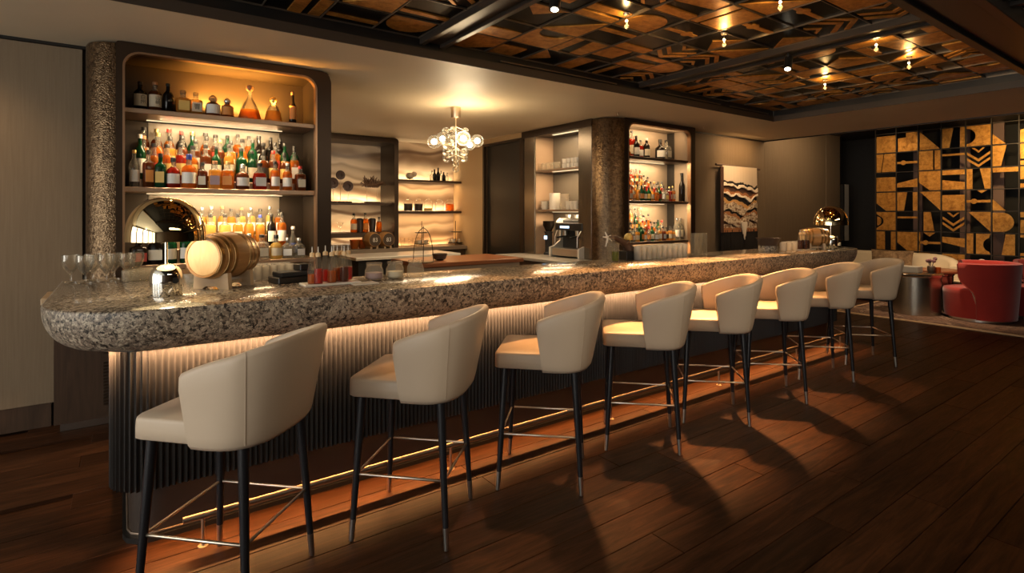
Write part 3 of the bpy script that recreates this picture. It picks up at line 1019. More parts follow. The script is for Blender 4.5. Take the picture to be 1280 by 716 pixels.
ORD = ['first', 'second', 'third', 'fourth', 'fifth', 'sixth', 'seventh', 'eighth', 'ninth', 'tenth', 'eleventh', 'twelfth', 'thirteenth', 'fourteenth', 'fifteenth', 'sixteenth', 'seventeenth', 'eighteenth', 'nineteenth', 'twentieth']
s0 = stool()
s0.location = (*ST[0], 0)
s0.rotation_euler = (0, 0, math.radians(135))
s0['label'] = 'cream leather bar stool with black legs standing first, at the near rounded bar end'
for i, (x, y) in enumerate(ST[1:], 1):
    lab = 'cream leather bar stool with black legs, %s from the near rounded bar end' % ORD[i]
    if i == 7:
        lab = 'cream leather bar stool standing last, at the far end under the mushroom lamp'
    dup(s0, (x, y, 0), math.radians(135 + random.uniform(-1.5, 1.5)), lab)

# ================================================================== BOTTLE CABINETS
def frame_loop(bm, outer_, inner_, y0, y1):
    """ring-shaped plate in the XZ plane; both loops have the same number of points"""
    rows = []
    for y in (y0, y1):
        rows.append(([bm.verts.new((x, y, z)) for x, z in outer_], [bm.verts.new((x, y, z)) for x, z in inner_]))
    n = len(outer_)
    (of, inf), (ob, inb) = rows
    for i in range(n):
        j = (i + 1) % n
        bm.faces.new((of[i], of[j], inf[j], inf[i]))
        bm.faces.new((ob[j], ob[i], inb[i], inb[j]))
        bm.faces.new((of[j], of[i], ob[i], ob[j]))
        bm.faces.new((inf[i], inf[j], inb[j], inb[i]))
    return bm

def cabinet(label, x0, x1, ox0, ox1, yf, yb, zb, zt, oz1, shelves, shelf_mat, colc, colr, colmat, right_end, lining):
    t = thing('bottle_cabinet', label, 'cabinet')
    ro = [0.10, 0.02, 0.004, 0.004] if right_end else [0.02, 0.02, 0.004, 0.004]
    o_ = rrect(x0, x1, zb, zt, ro, 8)
    i_ = rrect(ox0, ox1, zb + 0.01, oz1, [0.11, 0.11, 0.004, 0.004], 8)
    obj('frame', frame_loop(new(), o_, i_, yf, yf + 0.06), M['frame'], t, 40)
    i2 = rrect(ox0 + 0.014, ox1 - 0.014, zb + 0.016, oz1 - 0.014, [0.10, 0.10, 0.004, 0.004], 8)
    obj('inner_trim', frame_loop(new(), i_, i2, yf - 0.006, yf + 0.05), M['frametrim'], t, 40)
    bm = lathe(new(), [(colr, zb), (colr, zt - 0.03), (colr - 0.008, zt - 0.01), (colr - 0.03, zt)], 64, colc)
    clip = (Vector((ox0 - 0.002, 0, 0)), Vector((1, 0, 0)))
    bmesh.ops.bisect_plane(bm, geom=bm.verts[:] + bm.edges[:] + bm.faces[:], plane_co=clip[0], plane_no=clip[1], clear_outer=True)
    if right_end is False:
        bmesh.ops.bisect_plane(bm, geom=bm.verts[:] + bm.edges[:] + bm.faces[:], plane_co=Vector((0, 5.02, 0)), plane_no=Vector((0, 1, 0)), clear_outer=True)
    obj('column', bm, colmat, t, 40)
    obj('side_panel', bx(x0 + 0.01, ox0, yf + 0.06, yb, zb, zt - 0.005), M[lining], t)
    obj('side_panel', bx(ox1, x1 - 0.005, yf + 0.06, yb + 0.05, zb, zt - 0.005), M[lining], t)
    obj('top_panel', bx(ox0, ox1, yf + 0.06, yb, oz1, zt - 0.005), M[lining], t)
    obj('back_panel', bx(x0 + 0.01, x1 - 0.005, yb, yb + 0.05, zb, zt - 0.005), M[lining], t)
    for z in shelves:
        sh = obj('shelf', bx(ox0 + 0.002, ox1 - 0.002, yf + 0.035, yb - 0.002, z - 0.036, z, 0.004), M[shelf_mat], t)
        obj('led_strip', bx(ox0 + 0.15, ox1 - 0.2, yb - 0.10, yb - 0.085, z - 0.041, z - 0.0365), M['ledglow'], sh)
    return t

NZ = [2.245, 1.685, 1.125]
lc = cabinet('tall bronze bottle cabinet with pitted round column and three lit shelves, on the left', -0.03, 1.452, 0.008, 1.335, 4.66, 5.10, 0.95, 2.695, 2.636,
             NZ, 'shelf', (-0.03, 4.862), 0.172, M['hammered'], True, 'inner')
for z0, z1 in ((1.70, 2.20), (1.14, 1.64)):
    obj('display_panel', bx(0.172, 1.13, 5.085, 5.10, z0, z1), M['greyback'], lc)
obj('end_post', lathe(new(), [(0.05, 0.95), (0.05, 2.66), (0.03, 2.69)], 24, (1.405, 4.715)), M['frame'], lc, 40)
rc = cabinet('tall bronze bottle cabinet with hammered round column and three lit shelves, on the right', 5.12, 6.56, 5.19, 6.46, 4.72, 5.12, 0.90, 2.695, 2.645,
             [2.23, 1.66, 1.126], 'shelfdark', (5.13, 5.0), 0.28, M['hammeredfine'], False, 'innerlight')
obj('display_panel', bx(5.25, 5.85, 5.105, 5.12, 1.68, 2.18), M['greyback'], rc)
obj('display_panel', bx(5.25, 5.85, 5.105, 5.12, 1.14, 1.60), M['greyback'], rc)

for x, yf, cab, pw in ((0.67, 5.06, 0, 1.0), (5.82, 5.08, 1, 0.9)):
    zz = [2.20, 1.64] if cab == 0 else [2.185, 1.615]
    for z in zz:
        area('led_shelf', (x, yf - 0.05, z), 0.85, 0.02, (2.4 if cab == 0 else 4.6) * pw, (1.0, 0.70, 0.38), target=(x, yf - 0.14, z - 0.5))
        area('led_shelf', (x, 4.74 if cab == 0 else 4.80, z + 0.003), 0.85, 0.015, (9.0 if cab == 0 else 9.5) * pw, (1.0, 0.70, 0.38), target=(x, 4.93, z - 0.5))
area('led_top', (0.80, 4.90, 2.40), 0.7, 0.02, 24, (1.0, 0.43, 0.07), target=(0.85, 5.06, 2.64))
area('led_top', (5.82, 4.82, 2.62), 1.1, 0.02, 5, (1.0, 0.66, 0.34), target=(5.82, 5.1, 2.4))
area('led_back_counter', (0.6, 4.98, 1.08), 1.1, 0.02, 5, WARM)
area('led_back_counter', (5.82, 5.0, 1.085), 1.1, 0.02, 6, WARM)

# base cabinets
bc = thing('base_cabinet', 'dark walnut base cabinet with louvred door under the tall cabinet on the left', 'cabinet')
obj('body', bx(-0.37, 1.45, 4.80, 4.995, 0.06, 0.9), M['walnut'], bc)
obj('body_plinth', bx(-0.34, 1.45, 4.84, 4.995, 0.0, 0.06), M['steel'], bc)
obj('counter_slab', bx(-0.42, 1.5, 4.60, 4.995, 0.905, 0.948, 0.004), M['palewood'], bc)
vd = obj('louvre_door', bx(-0.13, 0.45, 4.785, 4.80, 0.10, 0.88), M['walnut'], bc)
for k in range(30):
    z = 0.15 + k * 0.0225
    if k in (14, 15):
        continue
    obj('slat', bx(-0.10, 0.42, 4.774, 4.786, z, z + 0.013), M['frame'], vd)
bc2 = thing('base_cabinet', 'base cabinet under the shelves of the cabinet on the right', 'cabinet')
obj('body', bx(5.25, 6.5, 4.80, 4.94, 0.0, 0.86), M['walnut'], bc2)
obj('counter_slab', bx(5.35, 6.6, 4.55, 4.94, 0.86, 0.899, 0.004), M['shelf'], bc2)

# ------------------------------------------------------------------ bottles
BODY = {}
def body_mesh(kind, col, h, r):
    key = (kind, col, h, r)
    if key in BODY:
        return BODY[key]
    bm = new()
    if kind == 'round':
        prof = [(0.9, 0), (1, 0.02), (1, 0.56), (0.96, 0.62), (0.72, 0.69), (0.42, 0.74), (0.36, 0.78), (0.34, 0.92)]
        lathe(bm, [(r * a, h * b) for a, b in prof], 14)
    elif kind == 'slim':
        prof = [(0.9, 0), (1, 0.02), (1, 0.50), (0.9, 0.58), (0.6, 0.66), (0.42, 0.72), (0.38, 0.92)]
        lathe(bm, [(r * a, h * b) for a, b in prof], 12)
    elif kind == 'square':
        prof = [(0.92, 0), (1, 0.02), (1, 0.60), (0.92, 0.66), (0.5, 0.71), (0.36, 0.74), (0.36, 0.90)]
        lathe(bm, [(r * 0.92 * a, h * b) for a, b in prof], 16, sq=3)
    elif kind == 'squat':
        prof = [(0.9, 0), (1, 0.03), (1, 0.50), (0.9, 0.60), (0.45, 0.68), (0.34, 0.72), (0.34, 0.86)]
        lathe(bm, [(r * a, h * b) for a, b in prof], 14)
    elif kind == 'decanter':
        prof = [(0.92, 0), (1, 0.03), (0.98, 0.10), (0.80, 0.30), (0.50, 0.50), (0.26, 0.62), (0.17, 0.70), (0.16, 0.84)]
        lathe(bm, [(r * a, h * b) for a, b in prof], 18)
    elif kind == 'bell':
        prof = [(0.95, 0), (1, 0.04), (0.95, 0.2), (0.78, 0.45), (0.55, 0.62), (0.22, 0.70), (0.2, 0.80)]
        lathe(bm, [(r * a, h * b) for a, b in prof], 16)
    elif kind == 'flask':
        prof = [(0.8, 0), (1, 0.05), (1, 0.45), (0.8, 0.62), (0.4, 0.72), (0.3, 0.78), (0.3, 0.9)]
        lathe(bm, [(r * a, h * b) for a, b in prof], 14)
        bmesh.ops.scale(bm, vec=(1, 0.55, 1), verts=bm.verts)
    bmesh.ops.recalc_face_normals(bm, faces=bm.faces[:])
    me = bpy.data.meshes.new('bottle')
    bm.to_mesh(me); bm.free()
    me.polygons.foreach_set('use_smooth', [True] * len(me.polygons))
    me.set_sharp_from_angle(angle=math.radians(50))
    me.materials.append(BC[col])
    me.materials.append(BC['clear'] if col not in ('dark', 'green', 'blue') else BC[col])
    lim = h * {'decanter': 0.34, 'bell': 0.5}.get(kind, 0.66)
    for p in me.polygons:
        if p.center.z > lim:
            p.material_index = 1
    BODY[key] = me
    return me

LABM = {}
def label_mesh(kind, r, z0, z1, mat):
    key = (kind, r, round(z0, 4), round(z1, 4), mat)
    if key in LABM:
        return LABM[key]
    bm = new()
    if kind in ('square', 'flask'):
        d = r * (0.93 if kind == 'square' else 0.56)
        box(bm, -r * 0.72, r * 0.72, -d - 0.0016, -d - 0.0002, z0, z1)
    else:
        n = 8
        lo_, hi_ = [], []
        for i in range(n + 1):
            a = math.radians(-90 - 72 + 144 * i / n)
            lo_.append(bm.verts.new((r * 1.012 * math.cos(a), r * 1.012 * math.sin(a), z0)))
            hi_.append(bm.verts.new((r * 1.012 * math.cos(a), r * 1.012 * math.sin(a), z1)))
        for i in range(n):
            bm.faces.new((lo_[i], lo_[i + 1], hi_[i + 1], hi_[i]))
    me = bpy.data.meshes.new('label')
    bm.to_mesh(me); bm.free()
    me.materials.append(LC[mat])
    LABM[key] = me
    return me

CAPM = {}
def cap_mesh(r, z0, z1, mat, ball=False):
    key = (round(r, 4), round(z0, 4), round(z1, 4), mat, ball)
    if key in CAPM:
        return CAPM[key]
    bm = new()
    if ball:
        zc = z1 - r
        lathe(bm, [(r * 0.45, z0 - 0.004), (r * 0.45, zc - r * 0.8), (r * 0.8, zc - r * 0.5), (r, zc), (r * 0.8, zc + r * 0.6), (r * 0.3, z1)], 12)
    else:
        lathe(bm, [(r, z0 - 0.004), (r, z1 - 0.003), (r * 0.85, z1)], 12)
    me = bpy.data.meshes.new('cap')
    bmesh.ops.recalc_face_normals(bm, faces=bm.faces[:])
    bm.to_mesh(me); bm.free()
    me.polygons.foreach_set('use_smooth', [True] * len(me.polygons)); me.set_sharp_from_angle(angle=math.radians(40))
    me.materials.append(CC[mat])
    CAPM[key] = me
    return me

TOPF = {'round': 0.92, 'slim': 0.92, 'square': 0.90, 'squat': 0.86, 'decanter': 0.84, 'bell': 0.80, 'flask': 0.90}
NECK = {'round': 0.36, 'slim': 0.42, 'square': 0.36, 'squat': 0.36, 'decanter': 0.2, 'bell': 0.24, 'flask': 0.34}
CNAME = {'amber': 'amber', 'gold': 'golden', 'red': 'ruby', 'brown': 'brown', 'dark': 'black', 'green': 'green', 'clear': 'clear', 'blue': 'bluish', 'yellow': 'yellow'}
def bottle(kind, col, lab, cap, h, r, loc, label, group, ball=False, yaw=None, lz=(0.14, 0.46)):
    o = inst('bottle', body_mesh(kind, col, h, r), None, loc, random.uniform(-0.3, 0.3) if yaw is None else yaw)
    tag(o, label, 'bottle', group)
    if lab:
        inst('label', label_mesh(kind, r, h * lz[0], h * lz[1], lab), o)
    cr = r * NECK[kind] * (1.12 if not ball else 1.7)
    inst('cap', cap_mesh(cr, h * TOPF[kind], h, cap, ball), o)
    return o

def row(specs, cab, shelf, rowname, group):
    for i, s in enumerate(specs):
        kind, col, lab, cap, h, r, x, y, z = s[:9]
        place = '%s from left, %s row, %s shelf, %s cabinet' % (ORD[i], rowname, shelf, cab)
        L = '%s %s bottle, %s %s, %s' % (CNAME[col], kind, cap, 'cap', place) if not lab else '%s %s bottle, %s label, %s cap, %s' % (CNAME[col], kind, lab, cap, place)
        bottle(kind, col, lab, cap, h, r, (x, y, z), L.replace('from left, ', 'from left ').replace(' row, ', ' row ').replace(' shelf, ', ' shelf '), group, *s[9:])

# near cabinet, top shelf: one row seen against the glow
z = NZ[0] + 0.0005
top = [(175, 'round', 'dark', 'cream', 'black', 0.215, 0.042), (193.5, 'round', 'brown', 'cream', 'wood', 0.225, 0.042), (210, 'round', 'dark', None, 'black', 0.225, 0.036),
       (228.5, 'square', 'gold', 'yellow', 'glass', 0.185, 0.050), (244.5, 'square', 'gold', 'cream', 'glass', 0.180, 0.046), (266, 'squat', 'brown', 'white', 'glass', 0.175, 0.052),
       (284, 'squat', 'brown', 'orange', 'silver', 0.165, 0.045), (312, 'decanter', 'amber', None, 'wood', 0.29, 0.086), (341.5, 'bell', 'gold', None, 'gold', 0.215, 0.068), (365.5, 'slim', 'dark', 'orange', 'orange' if False else 'wood', 0.275, 0.029)]
for i, (px, kind, col, lab, cap, h, r) in enumerate(top):
    y = 4.83
    L = '%s %s bottle%s, %s from left on top shelf, left cabinet' % (CNAME[col], kind, ' with %s label' % lab if lab else '', ORD[i])
    o = bottle(kind, col, lab, cap, h, r, (at_y(px, y), y, z), L, 'bottles on the top shelf of the left cabinet', kind in ('bell', 'decanter', 'squat'), 0.1, (0.16, 0.56))
    if i in (0, 1, 4):
        cu = bpy.data.curves.new('lettering', 'FONT')
        cu.body = {0: '白\n州', 1: '山\n崎', 4: '響'}[i]
        cu.size = 0.034 if i < 2 else 0.045
        cu.space_line = 0.95
        cu.align_x = 'CENTER'
        to = bpy.data.objects.new('lettering', cu)
        C.objects.link(to)
        bpy.context.view_layer.update()
        me = bpy.data.meshes.new_from_object(to.evaluated_get(bpy.context.evaluated_depsgraph_get()))
        bpy.data.objects.remove(to)
        me.materials.clear(); me.materials.append(LC['black'])
        lo_ = inst('lettering', me, o, (0.012 if i < 2 else 0.0, -r * 1.012 - 0.003 if i < 2 else -r * 0.93 - 0.003, h * 0.40 if i < 2 else h * 0.28))
        lo_.rotation_euler = (PI / 2, 0, 0)

rb = random.Random(5)
def auto(n, x0, x1, y, z, cols, hs, rs, labs, caps, kinds, jy=0.012):
    out = []
    xs = [x0 + (x1 - x0) * (i + 0.5) / n + rb.uniform(-0.006, 0.006) for i in range(n)]
    gap = (x1 - x0) / n
    for x in xs:
        kind = rb.choice(kinds)
        h = round(rb.uniform(*hs), 2)
        r = round(min(rb.uniform(*rs), gap * 0.47), 3)
        out.append((kind, rb.choice(cols), rb.choice(labs), rb.choice(caps), h, r, x, y + rb.uniform(-jy, jy), z))
    return out
def riser(x0, x1, steps, z, label, mat):
    bm = new()
    t = thing('bottle_riser', label, 'riser')
    for k, (y0, y1, h) in enumerate(steps):
        obj('step', bx(x0, x1, y0, y1, z + 0.0005, z + h, 0.002), mat, t)
    return t
# near cabinet, middle shelf
G = 'bottles on the middle shelf of the left cabinet'
z = NZ[1] + 0.0005
riser(0.07, 1.24, [(4.79, 4.875, 0.06), (4.877, 4.96, 0.12), (4.962, 5.078, 0.18)], NZ[1], 'stepped display riser under the whisky bottles on the middle shelf of the left cabinet', M['shelf'])
fr = [(167.5, 'round', 'clear', 'white', 'yellow', 0.265, 0.033), (185, 'square', 'brown', 'orange', 'black', 0.27, 0.035), (200.5, 'square', 'green', 'yellow', 'black', 0.25, 0.038),
      (216.5, 'squat', 'red', 'white', 'black', 0.225, 0.044), (236, 'squat', 'amber', 'white', 'blue', 0.255, 0.050), (253, 'square', 'brown', 'cream', 'black', 0.20, 0.034),
      (268.5, 'square', 'gold', 'mauve', 'wood', 0.215, 0.046), (284.5, 'square', 'amber', 'orange', 'gold', 0.215, 0.046), (303, 'squat', 'brown', 'white', 'silver', 0.20, 0.048),
      (311.5 + 13, 'flask', 'red', 'white', 'black', 0.215, 0.055), (343.5, 'round', 'amber', 'white', 'black', 0.235, 0.037), (359, 'round', 'amber', 'white', 'white', 0.225, 0.037), (375, 'square', 'brown', 'cream', 'red', 0.205, 0.042)]
CC['yellow'] = CC['gold']
row([(k, c, l, cp, h, r, at_y(px, 4.745), 4.745, z) for px, k, c, l, cp, h, r in fr], 'left', 'middle', 'front', G)
am = ['amber', 'amber', 'amber', 'red', 'brown', 'brown', 'gold', 'green', 'amber']
lb = ['cream', 'white', 'yellow', 'orange', 'black', 'cream', 'white', 'red']
cp = ['black', 'black', 'black', 'black', 'black', 'red', 'wood', 'gold', 'black']
mid = auto(14, 0.07, 1.24, 4.833, z + 0.06, am, (0.26, 0.30), (0.036, 0.039), lb, cp, ['round', 'round', 'square', 'slim', 'squat'], 0.002)
mid[0] = ('round', 'green', 'white', 'white', 0.33, 0.036) + mid[0][6:]
mid[6] = ('round', 'green', 'cream', 'black', 0.28, 0.036) + mid[6][6:]
row(mid, 'left', 'middle', 'second', G)
row(auto(14, 0.10, 1.26, 4.918, z + 0.12, am + ['dark'], (0.27, 0.30), (0.036, 0.039), lb, cp, ['round', 'round', 'square', 'slim'], 0.002), 'left', 'middle', 'third', G)
bk = auto(13, 0.10, 1.16, 5.015, z + 0.18, am + ['dark', 'brown', 'dark'], (0.27, 0.30), (0.037, 0.043), lb, cp, ['round', 'round', 'square', 'slim'])
row(bk, 'left', 'middle', 'back', G)
tl = bottle('round', 'dark', 'black', 'black', 0.31, 0.036, (at_y(363, 4.85), 4.85, z), 'tall black bottle beside the riser on the middle shelf of the left cabinet', G) if False else None
# near cabinet, lower shelf
G = 'bottles on the lower shelf of the left cabinet'
z = NZ[2] + 0.0005
riser(0.30, 1.17, [(4.80, 4.935, 0.10), (4.937, 5.078, 0.19)], NZ[2], 'stepped display riser under the pale bottles on the lower shelf of the left cabinet', M['shelf'])
fr = [(173, 'square', 'dark', 'red', 'black', 0.19, 0.058), (195, 'flask', 'dark', 'cream', 'black', 0.23, 0.062), (213, 'round', 'green', 'cream', 'white', 0.24, 0.042), (232, 'round', 'green', 'white', 'green', 0.25, 0.04),
      (249, 'round', 'dark', 'cream', 'gold', 0.25, 0.036), (291, 'squat', 'clear', 'cream', 'wood', 0.19, 0.045), (311, 'round', 'blue', None, 'silver', 0.21, 0.045), (327, 'square', 'clear', 'cream', 'black', 0.20, 0.052), (345, 'squat', 'yellow', 'cream', 'black', 0.195, 0.045),
      (359.5, 'square', 'clear', 'white', 'silver', 0.17, 0.044), (373.5, 'square', 'clear', 'white', 'silver', 0.165, 0.044)]
row([(k, c, l, cp_, h, r, at_y(px, 4.75), 4.75, z) for px, k, c, l, cp_, h, r in fr], 'left', 'lower', 'front', G)
ye = ['yellow', 'yellow', 'gold', 'clear', 'amber', 'yellow', 'gold']
row([('square', 'yellow', 'orange', 'black', 0.27, 0.041, at_y(263, 4.868), 4.868, z + 0.1), ('square', 'yellow', 'cream', 'black', 0.27, 0.040, at_y(281, 4.868), 4.868, z + 0.1), ('square', 'gold', 'cream', 'black', 0.27, 0.038, at_y(297, 4.868), 4.868, z + 0.1),
     ('round', 'gold', None, 'silver', 0.27, 0.036, at_y(311, 4.868), 4.868, z + 0.1), ('round', 'gold', None, 'blue', 0.26, 0.036, at_y(325, 4.868), 4.868, z + 0.1), ('round', 'dark', 'white', 'black', 0.27, 0.034, at_y(339, 4.868), 4.868, z + 0.1),
     ('round', 'amber', 'white', 'black', 0.28, 0.036, at_y(352, 4.868), 4.868, z + 0.1), ('slim', 'clear', 'blue', 'white', 0.26, 0.036, at_y(366, 4.86), 4.86, z)], 'left', 'lower', 'second', G)
row(auto(10, 0.42, 1.14, 5.01, z + 0.19, ye, (0.22, 0.25), (0.032, 0.036), ['cream', 'white', 'yellow', 'cream'], ['black', 'black', 'silver', 'wood', 'gold'], ['round', 'slim', 'square']), 'left', 'lower', 'back', G)

# far cabinet
G = 'bottles on the top shelf of the right cabinet'
z = 2.2305
fr = [(785, 'squat', 'amber', None, 'gold', 0.11, 0.035), (789.5, 'round', 'red', 'cream', 'black', 0.36, 0.05), (795, 'round', 'dark', 'white', 'black', 0.29, 0.045), (800.5, 'round', 'red', 'white', 'black', 0.25, 0.042), (808, 'round', 'dark', 'cream', 'white', 0.27, 0.045),
      (825, 'squat', 'dark', 'white', 'black', 0.29, 0.068), (832.5, 'square', 'clear', 'cream', 'black', 0.28, 0.062)]
for i, (px, k, c, l, cp_, h, r) in enumerate(fr):
    y = 4.90 + 0.05 * (i % 2)
    bottle(k, c, l, cp_, h, r, (at_y(px, y), y, z), '%s %s bottle with %s cap, %s from left on top shelf, right cabinet' % (CNAME[c], k, cp_, ORD[i]), G)
mixc = ['amber', 'gold', 'amber', 'red', 'brown', 'yellow', 'green', 'clear', 'gold']
for shelf, z, G in (('middle', 1.6605, 'bottles on the middle shelf of the right cabinet'), ('lower', 1.1265, 'bottles on the lower shelf of the right cabinet')):
    riser(5.21, 5.95, [(4.925, 5.015, 0.10), (5.017, 5.10, 0.20)], z - 0.0005, 'stepped display riser under the bottles on the %s shelf of the right cabinet' % shelf, M['shelfdark'])
    cols = mixc if shelf == 'middle' else mixc + ['clear', 'clear', 'green', 'clear']
    row(auto(14, 5.21, 6.22, 4.81, z, cols, (0.17, 0.21), (0.03, 0.036), lb, cp, ['round', 'square', 'squat'], 0.008), 'right', shelf, 'front', G)
    row(auto(11, 5.22, 6.08, 4.882, z, cols, (0.24, 0.28), (0.032, 0.036), lb, cp, ['round', 'square', 'slim'], 0.003), 'right', shelf, 'inner', G)
    row(auto(8, 5.22, 5.90, 4.97, z + 0.10, cols, (0.22, 0.26), (0.032, 0.038), lb, cp, ['round', 'square', 'slim'], 0.006), 'right', shelf, 'second', G)
    row(auto(7, 5.22, 5.84, 5.06, z + 0.20, cols, (0.22, 0.25), (0.03, 0.036), lb, cp, ['round', 'slim'], 0.006), 'right', shelf, 'back', G)
    row([('round', 'red', 'cream', 'black', 0.25, 0.036, 6.03, 4.965, z), ('round', 'amber', 'white', 'gold', 0.23, 0.036, 6.12, 4.96, z)], 'right', shelf, 'side', G)
bottle('slim', 'dark', None, 'black', 0.40, 0.042, (at_y(852, 4.86), 4.86, 1.6605), 'tall black slim bottle standing alone at the end of the middle shelf, right cabinet', 'bottles on the middle shelf of the right cabinet')
for i, (px, h) in enumerate(((846, 0.30), (852, 0.30))):
    bottle('round', 'clear', 'white' if i == 0 else 'cream', 'silver', h, 0.05, (at_y(px, 4.84), 4.84 + 0.03 * i, 1.1265), 'large clear bottle with %s label at the end of the lower shelf, right cabinet' % ('white', 'cream')[i], 'bottles on the lower shelf of the right cabinet')

# ================================================================== BACK-BAR ALCOVE
ni = thing('display_niche', 'dark framed display niche with lit onyx back in the alcove behind the bar', 'niche')
o_ = rrect(2.05, 3.634, 0.94, 2.695, [0.05, 0.05, 0.004, 0.004], 6)
i_ = rrect(2.13, 3.565, 0.945, 2.62, [0.05, 0.05, 0.004, 0.004], 6)
obj('frame', frame_loop(new(), o_, i_, 8.2, 8.26), M['frame'], ni, 40)
obj('jamb', bx(3.565, 3.632, 8.26, 8.80, 0.95, 2.69), M['inner'], ni)
obj('jamb', bx(2.055, 2.13, 8.26, 8.80, 0.95, 2.69), M['inner'], ni)
obj('head', bx(2.13, 3.565, 8.26, 8.80, 2.62, 2.69), M['inner'], ni)
obj('onyx_back', bx(2.13, 3.565, 8.78, 8.84, 0.95, 2.62), M['onyx'], ni)
obj('shelf', bx(2.132, 3.563, 8.30, 8.778, 1.625, 1.66, 0.003), M['shelfdark'], ni)
obj('shelf', bx(2.132, 3.563, 8.24, 8.778, 1.12, 1.19, 0.003), M['shelfdark'], ni)
for z, p in ((1.665, 4.5), (1.195, 4), (0.99, 1.5)):
    area('led_niche', (2.85, 8.70, z), 1.35, 0.02, p, SOFT, target=(2.85, 8.80, z + 0.5))
onyx_shelves = []
for z, nm in ((2.05, 'upper'), (1.53, 'lower')):
    s = tag(obj('wall_shelf', bx(3.64, 4.845, 8.27, 8.555, z - 0.036, z, 0.003), M['shelfdark']), 'dark %s wall shelf on the veined onyx wall beside the niche' % nm, 'shelf', 'shelves on the onyx wall')
    area('led_onyx', (4.24, 8.50, z + 0.004), 1.1, 0.02, 3.2, SOFT, target=(4.24, 8.57, z + 0.5))
    area('led_onyx', (4.24, 8.42, z - 0.04), 1.1, 0.02, 2.6, WARM)
kb = thing('back_counter', 'stone back counter running under the niche and the onyx shelves', 'counter')
obj('slab', bx(2.0, 4.845, 8.08, 8.84, 0.88, 0.94, 0.004), M['innerlight'], kb)
obj('body', bx(2.05, 4.84, 8.14, 8.83, 0.0, 0.88), M['walnut'], kb)
area('led_onyx', (4.2, 8.50, 0.95), 1.1, 0.02, 3, WARM, target=(4.2, 8.57, 1.4))

isl = thing('prep_island', 'preparation island with mahogany top behind the bar', 'island')
obj('wood_top', bx(2.78, 4.22, 5.62, 6.5, 0.87, 0.92, 0.004), M['redwood'], isl)
obj('body', bx(2.82, 4.18, 5.66, 6.46, 0.0, 0.87), plain('tan_lacquer', (0.42, 0.31, 0.21), 0.5), isl)
wm = thing('prep_counter', 'white marble preparation counter standing behind the mahogany island', 'counter')
obj('marble_top', bx(2.45, 4.0, 6.85, 7.6, 0.88, 0.92, 0.004), plain('white_marble', (0.72, 0.68, 0.6), 0.2), wm)
obj('body', bx(2.5, 3.95, 6.9, 7.55, 0.0, 0.88), M['blackmatte'], wm)

# things in the niche
def on_stand(label, cx, z, r, hh, mat, pts=None):
    t = thing('disc_sculpture', label, 'sculpture', (cx, 8.5, z), 0, 'sculptures in the niche')
    obj('base', bx(-0.05, 0.05, -0.04, 0.04, 0, 0.02, 0.002), M['frame'], t)
    obj('stem', tube(new(), [(0, 0, 0.02), (0, 0, hh - r)], 0.004, 6), M['brass'], t)
    bm = new()
    prof = [(r * 0.2, -0.012), (r * 0.9, -0.02), (r, 0), (r * 0.9, 0.02), (r * 0.35, 0.014), (r * 0.3, -0.004)]
    lathe(bm, prof, 24)
    bmesh.ops.rotate(bm, verts=bm.verts, cent=(0, 0, 0), matrix=Matrix.Rotation(PI / 2, 3, 'X'))
    bmesh.ops.translate(bm, verts=bm.verts, vec=(0, 0, hh))
    obj('disc', bm, plain('dark_shell', (0.07, 0.035, 0.03), 0.5), t, 40)
on_stand('dark disc on a stem at the left of the niche, half hidden by the cabinet', at_y(416, 8.5), 1.661, 0.09, 0.30, None)
on_stand('tallest dark disc on a stem on the upper niche shelf', at_y(425.5, 8.5), 1.661, 0.075, 0.43, None)
on_stand('lower dark disc on a stem in the middle of the upper niche shelf', at_y(435, 8.5), 1.661, 0.085, 0.26, None)
co = thing('coral_sculpture', 'branching coral sculpture on two stems on the upper niche shelf', 'sculpture', (at_y(465, 8.5), 8.5, 1.661), 0, 'sculptures in the niche')
CORAL = plain('brown_coral', (0.16, 0.09, 0.055), 0.6)
obj('base', bx(-0.12, 0.12, -0.05, 0.05, 0, 0.02, 0.002), M['frame'], co)
for sx_ in (-0.09, 0.09):
    obj('stem', tube(new(), [(sx_, 0, 0.02), (sx_, 0, 0.24)], 0.004, 6), M['brass'], co)
rr = random.Random(3)
bm = new()
for k in range(64):
    a0 = (rr.uniform(-0.10, 0.10), rr.uniform(-0.03, 0.03), 0.26)
    ang = rr.uniform(-1.3, 1.3)
    L = rr.uniform(0.08, 0.20)
    p1 = (a0[0] + math.sin(ang) * L * 0.5, a0[1] + rr.uniform(-0.03, 0.03), 0.26 + math.cos(ang) * L * 0.5)
    p2 = (a0[0] + math.sin(ang * 1.1) * L, p1[1] + rr.uniform(-0.03, 0.03), 0.26 + math.cos(ang * 1.2) * L)
    tube(bm, [a0, p1, p2], 0.016, 5, r1=0.007)
obj('branches', bm, CORAL, co, 60)['kind'] = 'stuff'
z = 1.191
for i, (px, k, c, l, cp_, h, r) in enumerate([(442, 'round', 'amber', 'cream', 'black', 0.30, 0.05), (456.5, 'round', 'amber', 'orange', 'black', 0.31, 0.05), (473.5, 'round', 'amber', None, 'black', 0.24, 0.045)]):
    bottle(k, c, l, cp_, h, r, (at_y(px, 8.5), 8.5, z), 'amber bottle%s, %s from left on the lower niche shelf' % (' with %s label' % l if l else '', ORD[i]), 'bottles in the niche')
for i, px in enumerate((449.5, 465)):
    tag(obj('cocktail_shaker', lathe(new(), [(0.045, 0), (0.062, 0.20), (0.05, 0.215), (0.03, 0.225)], 18), plain('gunmetal', (0.12, 0.11, 0.11), 0.3, 0.8) if i == 0 else bpy.data.materials['gunmetal'], None, 40, (at_y(px, 8.5), 8.5, z)), 'grey metal cocktail shaker, %s from left on the lower niche shelf' % ORD[i], 'shaker', 'shakers in the niche')
